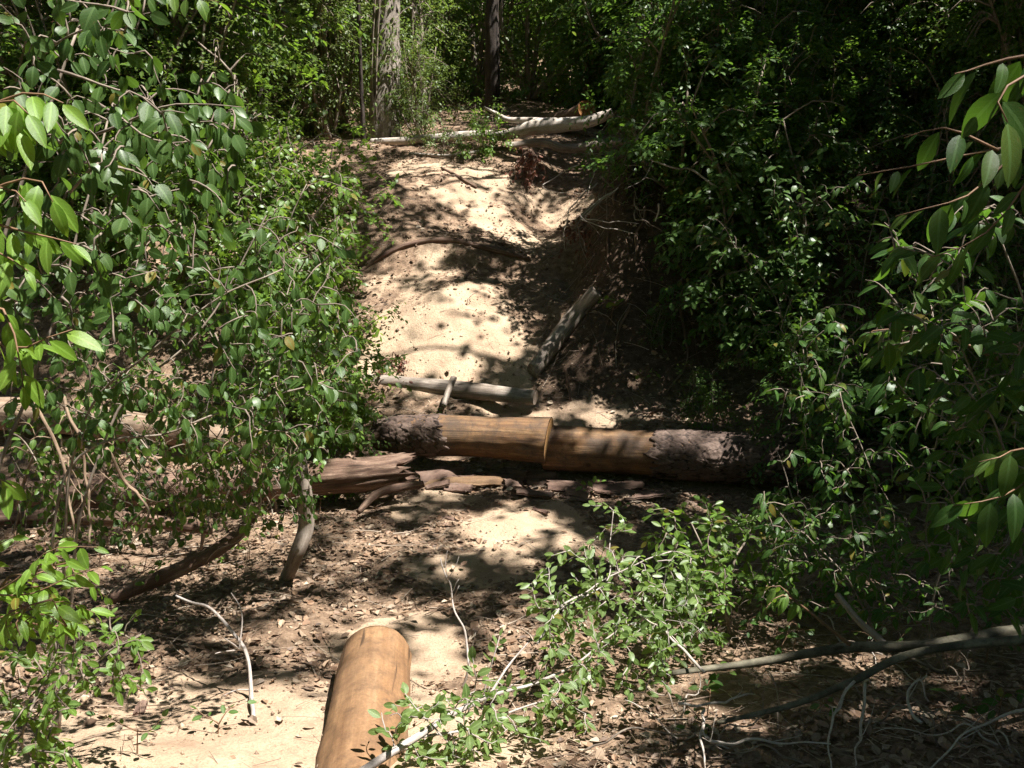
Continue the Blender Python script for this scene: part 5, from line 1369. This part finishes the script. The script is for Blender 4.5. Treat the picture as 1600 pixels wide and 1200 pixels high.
bl = np.array([-1.9, 3.6, float(H(-1.9, 3.6))])
p = Plant(514, ELLIP, M['leaf_mid'], M['stem'], leaf=0.046, droop=0.1, spread=0.7, fwd=0.7, gap=0.018, face=(0.1, -0.4, 0.9), jit=0.45, key='el')
p.stem([bl, P(30, 1150, 3.2), P(60, 1060, 3.3)], 0.012, 0.004)
p.stem([bl, P(80, 1120, 3.4), P(150, 1030, 3.5), P(215, 990, 3.5)], 0.010, 0.003)
p.reach(px_targets(p.rng, 220, [(0, 120, 1010, 1200, 3.0, 3.6), (60, 230, 950, 1090, 3.3, 3.7), (0, 90, 1080, 1200, 2.9, 3.4)]), arch=0.1, start=0.2)
p.finish('small_leafed_shrub', 'small leafed sunlit shrub at the bottom left below the long leaved shrub', 'shrub', base=bl)

# bent dry canes on the left, in front of the fallen logs
rc_ = np.random.default_rng(31)
for k in range(26):
    a_ = rc_.uniform(0, 430); b_ = rc_.uniform(640, 760); yy_ = rc_.uniform(4.8, 6.6)
    c_ = [P(a_, b_, yy_), P(a_ + rc_.uniform(-20, 50), b_ + rc_.uniform(20, 60), yy_), P(a_ + rc_.uniform(-40, 90), b_ + rc_.uniform(60, 150), yy_ - 0.1)]
    g_ = G(*[float(q[0]) for q in project(c_[2])[:2]]); c_[2] = g_ + UP * 0.01 if np.linalg.norm(g_ - c_[2]) < 1.5 else c_[2]
    twig_thing('brush_stem', 'thin dry stem in the tangle of brush before the fallen logs', 'stem', c_, 0.005, 0.002, M['tan_log'] if k % 2 else M['stem'], [[c_[1], (c_[1] + c_[2]) / 2 + rc_.normal(0, 0.05, 3), c_[1] + np.array([0.12 * (1 if k % 3 else -1), 0.03, 0.04])]], base=c_[2], n=14, group='dry brush stems before the fallen logs', wig=0.01)
for k, (c, lab) in enumerate([([P(60, 640, 4.6), P(95, 720, 4.55), P(110, 800, 4.5), P(118, 880, 4.5)], 'tan dry cane hanging down before the fallen logs, leftmost of three'),
                              ([P(100, 620, 4.7), P(125, 690, 4.6), P(138, 770, 4.55), P(140, 850, 4.5)], 'tan dry cane hanging down before the fallen logs, middle of three'),
                              ([P(165, 700, 4.8), P(200, 760, 4.8), P(230, 800, 4.7), P(205, 850, 4.6)], 'tan dry cane bending down before the fallen logs, rightmost of three')]):
    twig_thing('dry_cane', lab, 'cane', c, 0.009, 0.005, M['tan_log'], [[c[1], (c[1] + c[2]) / 2 + np.array([0.05, 0, 0]), c[2] + np.array([0.12, 0, 0.05])]], base=c[-1], n=20, group='dry canes before the fallen logs')

# small-leaved lit shrub and its pale bough at the bottom centre
bb = P(560, 1230, 3.35)
p = Plant(520, ELLIP, M['leaf_box'], M['white_twig'], leaf=0.054, droop=0.05, spread=0.75, fwd=0.55, gap=0.017, face=(0.15, -0.45, 0.85), jit=0.5, key='el')
p.stem([P(470, 1260, 3.2), P(600, 1185, 3.4), P(690, 1125, 3.6), P(765, 1085, 3.8)], 0.020, 0.011, M['white_twig'])
p.stem([P(765, 1085, 3.8), P(830, 1075, 4.0), P(900, 1030, 4.2), P(960, 980, 4.4), P(1000, 965, 4.5)], 0.008, 0.003, M['white_twig'])
p.stem([P(765, 1085, 3.8), P(800, 1035, 4.0), P(830, 1000, 4.1)], 0.006, 0.003, M['white_twig'])
p.stem([P(650, 1160, 3.5), P(760, 1130, 3.7), P(830, 1110, 3.9), P(890, 1090, 4.1)], 0.006, 0.003, M['white_twig'])
p.stem([P(840, 1010, 4.1), P(865, 960, 4.3), P(900, 935, 4.5), P(990, 885, 4.8), P(1045, 862, 4.9)], 0.005, 0.003, M['white_twig'])
p.stem([P(880, 950, 4.4), P(945, 905, 4.6), P(950, 850, 4.8), P(955, 800, 4.9)], 0.004, 0.002, M['white_twig'])
for c in [[P(755, 1095, 3.8), P(765, 1050, 3.85), P(775, 1000, 3.9)], [P(730, 1120, 3.7), P(745, 1065, 3.75), P(735, 1040, 3.7)], [P(690, 1150, 3.5), P(660, 1110, 3.6), P(640, 1075, 3.6)]]:
    p.twig(c, 0.004, 0.0015, start=0.6)
p.reach(px_targets(p.rng, 540, [(600, 780, 1090, 1200, 3.35, 3.8), (1000, 1100, 900, 1040, 4.4, 5.0), (830, 1010, 860, 1000, 4.3, 5.0), (900, 1100, 860, 980, 4.5, 5.2), (850, 1060, 960, 1080, 4.0, 4.7), (760, 920, 1050, 1160, 3.7, 4.2), (680, 800, 1060, 1180, 3.5, 3.9), (930, 980, 790, 860, 4.7, 5.0)]), arch=0.08, start=0.15)
p.finish('sprawling_bough', 'small leafed green bough on whitish wood sprawling over the bottom centre', 'bough', base=bb)
bb = np.array([1.3, 5.4, float(H(1.3, 5.4))])
p = Plant(521, ELLIP, M['leaf_mid'], M['stem'], leaf=0.058, droop=0.1, spread=0.75, fwd=0.55, gap=0.019, face=(0.1, -0.45, 0.85), jit=0.5, key='el')
p.stem([bb, P(1120, 900, 5.2), P(1080, 820, 5.4)], 0.010, 0.004)
p.stem([bb, P(1150, 880, 5.4), P(1200, 800, 5.7)], 0.010, 0.004)
p.reach(px_targets(p.rng, 430, [(1000, 1160, 800, 960, 4.9, 5.7), (1060, 1250, 780, 940, 5.2, 6.2), (1000, 1130, 900, 1010, 4.7, 5.3)]), arch=0.1, start=0.2)
p.finish('small_leafed_shrub', 'half shaded small leafed shrub below the scaly end of the pine log', 'shrub', base=bb)

# shaded shrubs to the right
def shade_shrub(seed, base, stems, boxes, n, label, leaf=0.07, mat='leaf_gloss', tm=None, key='lan', name='shaded_shrub', droop=0.5, gap=0.026, jit=0.42, cap=300):
    b = np.array([base[0], base[1], float(H(*base))])
    p = Plant(seed, tm or LANCE, M[mat], M['stem'], leaf=leaf, droop=droop, spread=0.75, fwd=0.4, gap=gap, face=(-0.05, -0.5, 0.85), jit=jit, key=key)
    for s in stems: p.stem([b] + s, 0.009, 0.003)
    p.reach(px_targets(p.rng, n, boxes), arch=0.15, start=0.2)
    return p.finish(name, label, 'shrub', base=b, cap=cap)

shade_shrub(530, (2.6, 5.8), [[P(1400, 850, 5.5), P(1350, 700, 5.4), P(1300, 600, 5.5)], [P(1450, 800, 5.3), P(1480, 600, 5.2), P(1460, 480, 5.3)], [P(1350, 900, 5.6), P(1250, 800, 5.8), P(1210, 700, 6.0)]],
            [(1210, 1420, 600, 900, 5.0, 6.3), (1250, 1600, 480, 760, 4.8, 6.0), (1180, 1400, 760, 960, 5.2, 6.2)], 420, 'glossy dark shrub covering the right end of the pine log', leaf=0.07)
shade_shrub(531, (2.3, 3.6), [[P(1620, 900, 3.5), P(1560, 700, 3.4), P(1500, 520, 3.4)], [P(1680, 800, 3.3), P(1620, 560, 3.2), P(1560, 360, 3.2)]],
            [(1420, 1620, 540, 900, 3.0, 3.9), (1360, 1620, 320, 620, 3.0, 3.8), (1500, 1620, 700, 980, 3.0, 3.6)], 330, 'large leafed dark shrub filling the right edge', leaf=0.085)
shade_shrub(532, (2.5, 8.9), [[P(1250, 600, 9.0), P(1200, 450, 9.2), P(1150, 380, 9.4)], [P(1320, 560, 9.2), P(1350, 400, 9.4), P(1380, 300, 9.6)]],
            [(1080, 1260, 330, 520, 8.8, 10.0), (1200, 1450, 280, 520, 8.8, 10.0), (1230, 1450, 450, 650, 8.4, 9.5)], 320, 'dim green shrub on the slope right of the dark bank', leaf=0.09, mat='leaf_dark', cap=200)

shade_shrub(533, (2.35, 4.9), [[P(1380, 1000, 4.9), P(1330, 900, 4.9), P(1260, 830, 5.0)], [P(1450, 980, 4.9), P(1480, 880, 4.9), P(1520, 800, 4.9)], [P(1500, 1000, 4.8), P(1560, 920, 4.8), P(1600, 850, 4.8)]],
            [(1180, 1420, 780, 950, 4.6, 5.6), (1380, 1620, 800, 960, 4.5, 5.3), (1280, 1500, 860, 980, 4.5, 5.2)], 240, 'dark spreading shrub above the mottled limb', leaf=0.062)
base_s = np.array([-3.2, 5.9, float(H(-3.2, 5.9))])
p = Plant(507, OVAL, M['leaf_dark'], M['stem'], leaf=0.056, droop=0.7, spread=0.65, fwd=0.35, gap=0.026, face=(0.1, -0.55, 0.85), jit=0.48, key='ov')
for c in [[P(20, 830, 5.8), P(40, 740, 5.7), P(90, 660, 5.7)], [P(150, 830, 5.9), P(210, 750, 5.9), P(250, 690, 5.9)], [P(330, 830, 5.8), P(360, 760, 5.8), P(400, 700, 5.9)]]:
    p.stem(c, 0.007, 0.003)
p.reach(px_targets(p.rng, 230, [(0, 450, 640, 800, 5.2, 6.4), (300, 500, 690, 830, 5.4, 6.2), (0, 300, 760, 850, 5.2, 6.0)]), arch=0.2, start=0.4)
p.finish('shaded_shrub', 'low shaded shrub with dark leaves right before the thick brown log', 'shrub', base=P(150, 830, 5.9))
spray(540, 'large leafed branch reaching in at the upper right corner', [P(1760, 40, 1.7), P(1680, 70, 1.7), P(1600, 92, 1.7)],
      [[P(1640, 80, 1.7), P(1560, 95, 1.7), P(1520, 108, 1.7), P(1490, 118, 1.68)], [P(1640, 85, 1.7), P(1590, 130, 1.66), P(1560, 150, 1.64), P(1580, 190, 1.62)]], 0.085, M['leaf_gloss'], LANCE, gap=0.022, droop=0.8)
spray(541, 'long thin leafy branch drooping in from the right below the corner branch', [P(1760, 180, 2.2), P(1650, 210, 2.2), P(1560, 235, 2.2)],
      [[P(1600, 225, 2.2), P(1500, 245, 2.2), P(1430, 262, 2.2), P(1340, 285, 2.2)], [P(1600, 225, 2.2), P(1520, 300, 2.15), P(1460, 320, 2.1), P(1400, 330, 2.1)], [P(1650, 210, 2.2), P(1570, 330, 2.15), P(1510, 380, 2.1), P(1460, 400, 2.1)],
       [P(1560, 235, 2.2), P(1480, 200, 2.2), P(1420, 210, 2.2)]], 0.085, M['leaf_gloss'], LANCE, gap=0.026, droop=0.75)
spray(542, 'glossy leafed branch at the right edge beside the pine log end', [P(1760, 700, 2.2), P(1680, 700, 2.2), P(1600, 710, 2.2)],
      [[P(1640, 705, 2.2), P(1590, 700, 2.15), P(1560, 715, 2.1), P(1530, 725, 2.1)], [P(1650, 705, 2.2), P(1590, 760, 2.15), P(1540, 780, 2.1), P(1490, 790, 2.1)]], 0.085, M['leaf_gloss'], LANCE, gap=0.022)
spray(543, 'sprig of glossy leaves catching light right of the dark hollow', [P(1560, 560, 3.4), P(1480, 525, 3.4), P(1430, 518, 3.4)],
      [[P(1450, 520, 3.4), P(1400, 516, 3.4), P(1370, 515, 3.4), P(1345, 530, 3.4)], [P(1440, 518, 3.4), P(1400, 545, 3.4), P(1360, 560, 3.4)]], 0.075, M['leaf_mid'], LANCE, gap=0.026)
spray(544, 'leafy sprig over the dark ground at the lower right', [P(1330, 1010, 3.6), P(1270, 960, 3.6), P(1230, 930, 3.6)],
      [[P(1250, 945, 3.6), P(1225, 930, 3.58), P(1205, 940, 3.55), P(1190, 960, 3.5)], [P(1250, 945, 3.6), P(1215, 915, 3.6), P(1190, 925, 3.6)]], 0.07, M['leaf_mid'], LANCE, gap=0.026)

# top edge sprays
spray(545, 'sunlit row of leaves hanging in along the top edge on the left', [P(150, -160, 3.4), P(220, -60, 3.4), P(260, -10, 3.4)],
      [[P(200, -60, 3.4), P(260, -12, 3.4), P(300, -8, 3.4), P(345, -5, 3.4)]], 0.06, M['leaf_mid'], OVAL, gap=0.020, key='ov')

# small seedlings
def seedling(label, px, py, h, leaf, n, seed, mat='leaf_mid', Y=None, group=None):
    g = G(px, py) if Y is None else P(px, py, Y)
    p = Plant(seed, ELLIP, M[mat], M['twig_red'], leaf=leaf, droop=0.15, spread=0.9, fwd=0.35, gap=0.03, face=(0, -0.4, 0.9), jit=0.35, key='el')
    p.stem([g, g + np.array([0.01, 0, h * 0.6])], 0.004, 0.002)
    p.reach([g + np.array([p.rng.normal(0, h * 0.45), p.rng.normal(0, h * 0.3), h * p.rng.uniform(0.7, 1.2)]) for _ in range(n)], arch=0.1, start=0.3)
    return p.finish('seedling', label, 'seedling', group, base=g)
seedling('bright green seedling standing before the shed bark, right of the path', 922, 785, 0.16, 0.075, 4, 601)
seedling('green seedling nearest the small leafed bough, before the bark heap', 955, 812, 0.16, 0.07, 4, 602)
seedling('small weed below the jagged rotten log', 588, 780, 0.22, 0.04, 6, 603)
seedling('tiny green sprout at the front of the pale bark strip', 706, 770, 0.08, 0.04, 3, 604)
seedling('feathery green weed beside the bent grey trunk', 500, 802, 0.2, 0.045, 7, 605)
seedling('lit green sprig growing on the dark bank by the dead trunk', 955, 508, 0.28, 0.09, 8, 606)
seedling('low weed in the shade below the bright lower left shrub', 245, 985, 0.12, 0.04, 7, 607)
seedling('small seedling on the sand left of the barkless log', 340, 1150, 0.10, 0.045, 3, 608, 'leaf_dark')
seedling('taller seedling on the sand in the lower left', 215, 1180, 0.18, 0.045, 4, 609, 'leaf_dark')
seedling('weed on the leaf litter at the foot of the dead trunk', 1000, 610, 0.2, 0.06, 6, 610)

for k, (c, lab) in enumerate([([(965, 300), (955, 345), (945, 390), (955, 430)], 'dark root running down the edge of the right bank, uppermost'),
                              ([(1010, 330), (990, 400), (985, 470), (960, 540)], 'dark root down the right bank beside the leaning dead log'),
                              ([(1075, 420), (1060, 480), (1075, 560), (1040, 620)], 'dark root in the hollow right of the leaning dead log'),
                              ([(1120, 640), (1080, 655), (1030, 640), (985, 655)], 'low dark root at the bank foot behind the pine log')]):
    twig_thing('exposed_root', lab, 'root', [on_ground(a, b, 0.03) for a, b in c], 0.022, 0.008, M['rot_wood'],
               [[on_ground(*c[1], 0.03), on_ground(c[1][0] + 25, c[1][1] + 40, 0.05), on_ground(c[1][0] + 30, c[1][1] + 90, 0.02)], [on_ground(*c[2], 0.03), on_ground(c[2][0] - 30, c[2][1] + 25, 0.04), on_ground(c[2][0] - 45, c[2][1] + 60, 0.02)]], n=30, wig=0.012)
rd2 = np.random.default_rng(61)
for k in range(20):
    a_, b_ = rd2.uniform(900, 1060), rd2.uniform(225, 360)
    g_ = G(a_, b_); c_ = [g_ + UP * rd2.uniform(0.05, 0.3), g_ + np.array([rd2.normal(-0.1, 0.2), -0.25, -0.05]), g_ + np.array([rd2.normal(-0.1, 0.3), -0.5, rd2.uniform(-0.5, -0.1)])]
    twig_thing('hanging_stem', 'thin dry stem hanging over the upper edge of the dark right bank', 'stem', c_, 0.009, 0.003, M['stem'] if k % 3 else M['pale_wood'], [[c_[1], c_[1] + rd2.normal(0, 0.12, 3), c_[1] + rd2.normal(0, 0.15, 3) - UP * 0.2]], base=c_[0], n=14, group='dry stems over the right bank edge', wig=0.015)
for k in range(26):
    a_, b_ = rd2.uniform(1020, 1600), rd2.uniform(960, 1190)
    g_ = G(a_, b_); L_ = rd2.uniform(0.25, 0.7); an = rd2.uniform(0, 3.14)
    d_ = np.array([math.cos(an), math.sin(an) * 0.7, 0]) * L_ / 2
    c_ = [g_ - d_ + UP * 0.02, g_ + UP * rd2.uniform(0.03, 0.16), g_ + d_ + UP * rd2.uniform(0.02, 0.25)]
    twig_thing('fallen_twig', 'thin dry twig tangled on the dark litter at the lower right', 'twig', c_, 0.005, 0.0015, M['stem'] if k % 4 else M['pale_wood'], [[c_[1], c_[1] + d_ * 0.5 + rd2.normal(0, 0.06, 3), c_[1] + d_ * 0.7 + UP * 0.1 + rd2.normal(0, 0.1, 3)], [(c_[1] + c_[2]) / 2, c_[2] + rd2.normal(0, 0.08, 3)]], base=c_[0], n=14, group='dry twigs on the lower right litter', wig=0.012)
for k in range(16):
    a_, b_ = rd2.uniform(1010, 1580), rd2.uniform(930, 1170)
    seedling('small dim seedling on the dark litter at the lower right', a_, b_, rd2.uniform(0.10, 0.22), rd2.uniform(0.04, 0.08), 6, 640 + k, 'leaf_gloss', None, 'seedlings on the lower right litter')
for k in range(10):
    a_, b_ = rd2.uniform(40, 430), rd2.uniform(850, 960)
    seedling('small weed among the dry sticks at the foot of the fallen logs', a_, b_, rd2.uniform(0.10, 0.25), rd2.uniform(0.035, 0.06), 6, 670 + k, 'leaf_mid', None, 'weeds at the foot of the fallen logs')
# reddish dead foliage hanging on the bank
def dead_spray(label, boxes, n, seed, leaf=0.07):
    rng = np.random.default_rng(seed); c = np.mean([P((b[0] + b[1]) / 2, (b[2] + b[3]) / 2, (b[4] + b[5]) / 2) for b in boxes], 0)
    root = thing('dead_foliage', label, 'dead foliage', c)
    tips = np.array(px_targets(rng, n, boxes)); mb = MB(); pos = []
    topp = P(boxes[0][0] * 0.5 + boxes[0][1] * 0.5, boxes[0][2], boxes[0][5])
    for t in tips:
        q = [topp, (topp + t) / 2 + rng.normal(0, 0.05, 3), t]; tube(mb, q, 0.006, 0.002, 5, 8)
        qq, _ = resample(q, 12); pos.append(qq[4:] + rng.normal(0, 0.02, (8, 3)))
    link('twig', mb.mesh('twig', c), M['rot_wood'], root)
    pos = np.vstack(pos); ml = MB()
    scatter(ml, CURLED, pos, leaf_rot(rng.normal(0, 0.5, pos.shape) - UP * 0.8, rng.normal(0, 1, pos.shape)), leaf * rng.uniform(0.6, 1.2, len(pos)), rng)
    link('dead_leaves', ml.mesh('dead_leaves', c, smooth=False), M['red_leaf'], root, 'stuff')
dead_spray('reddish brown dead foliage hanging over the upper gully', [(800, 860, 232, 310, 14.6, 15.2), (790, 840, 260, 320, 14.3, 14.8)], 34, 701)
dead_spray('reddish dead foliage at the top end of the dead trunk', [(870, 985, 340, 420, 11.6, 12.6), (900, 1000, 400, 470, 11.3, 12.0)], 40, 702)
dead_spray('dark red dead foliage left of the grey log', [(585, 640, 560, 600, 10.0, 10.4)], 14, 703, 0.05)

# fallen limbs and twigs on the lower right
simple_log('mottled_limb', 'mottled pale barked limb lying across the lower right', 'limb',
           [P(1050, 1052, 4.1), P(1180, 1035, 4.15), P(1320, 1012, 4.2), P(1440, 1008, 4.2), P(1600, 985, 4.3), P(1760, 965, 4.4)], [0.012, 0.02, 0.024, 0.026, 0.03, 0.033], M['mottled'], 14, 90, 0.18, 91)
simple_log('dim_limb', 'dim grey limb crossing below the mottled limb on the lower right', 'limb',
           [P(1120, 1130, 3.7), P(1240, 1100, 3.8), P(1330, 1065, 3.95), P(1430, 1020, 4.05), P(1600, 1000, 4.1), P(1750, 1000, 4.2)], [0.008, 0.014, 0.018, 0.02, 0.024, 0.025], M['mottled'], 12, 80, 0.18, 92)
simple_log('short_limb', 'short whitish limb leaning down onto the mottled limb', 'limb',
           [P(1308, 928, 4.6), P(1340, 968, 4.45), P(1375, 1000, 4.3), P(1400, 1022, 4.2)], [0.014, 0.017, 0.018, 0.016], M['grey_wood'], 10, 24, 0.10, 93)
for c, lab in [([P(1335, 1065, 3.9), P(1300, 1105, 3.8), P(1298, 1150, 3.65), P(1302, 1215, 3.5)], 'bent pale twig dropping to the bottom edge at the lower right'),
               ([P(1352, 1068, 3.9), P(1345, 1130, 3.75), P(1334, 1210, 3.5)], 'straight thin twig right of the bent pale twig'),
               ([P(1100, 1110, 3.75), P(1098, 1140, 3.6), P(1104, 1210, 3.45)], 'pale twig at the bottom below the mottled limb end'),
               ([P(1640, 1090, 3.8), P(1530, 1140, 3.65), P(1450, 1205, 3.45)], 'long pale twig slanting through the bottom right corner'),
               ([P(1060, 1100, 3.8), P(1130, 1100, 3.8), P(1180, 1085, 3.85)], 'thin white twig lying just below the mottled limb'),
               ([P(1110, 1158, 3.6), P(1200, 1160, 3.6), P(1298, 1162, 3.62)], 'level thin twig meeting the bent pale twig'),
               ([P(1100, 1050, 4.0), P(1060, 1005, 4.2), P(1000, 960, 4.4)], 'dry grey twig inside the lit green bough'),
               ([P(1440, 1130, 3.7), P(1420, 1090, 3.8), P(1448, 1055, 3.9)], 'curved dull twig in the dark lower right corner')]:
    twig_thing('dry_twig', lab, 'twig', c, 0.007, 0.003, M['pale_wood'], [[c[1], (c[1] + c[2]) / 2 + np.array([0.02, 0.03, 0.02]), c[1] + np.array([0.06, 0.02, 0.09])]], n=16)
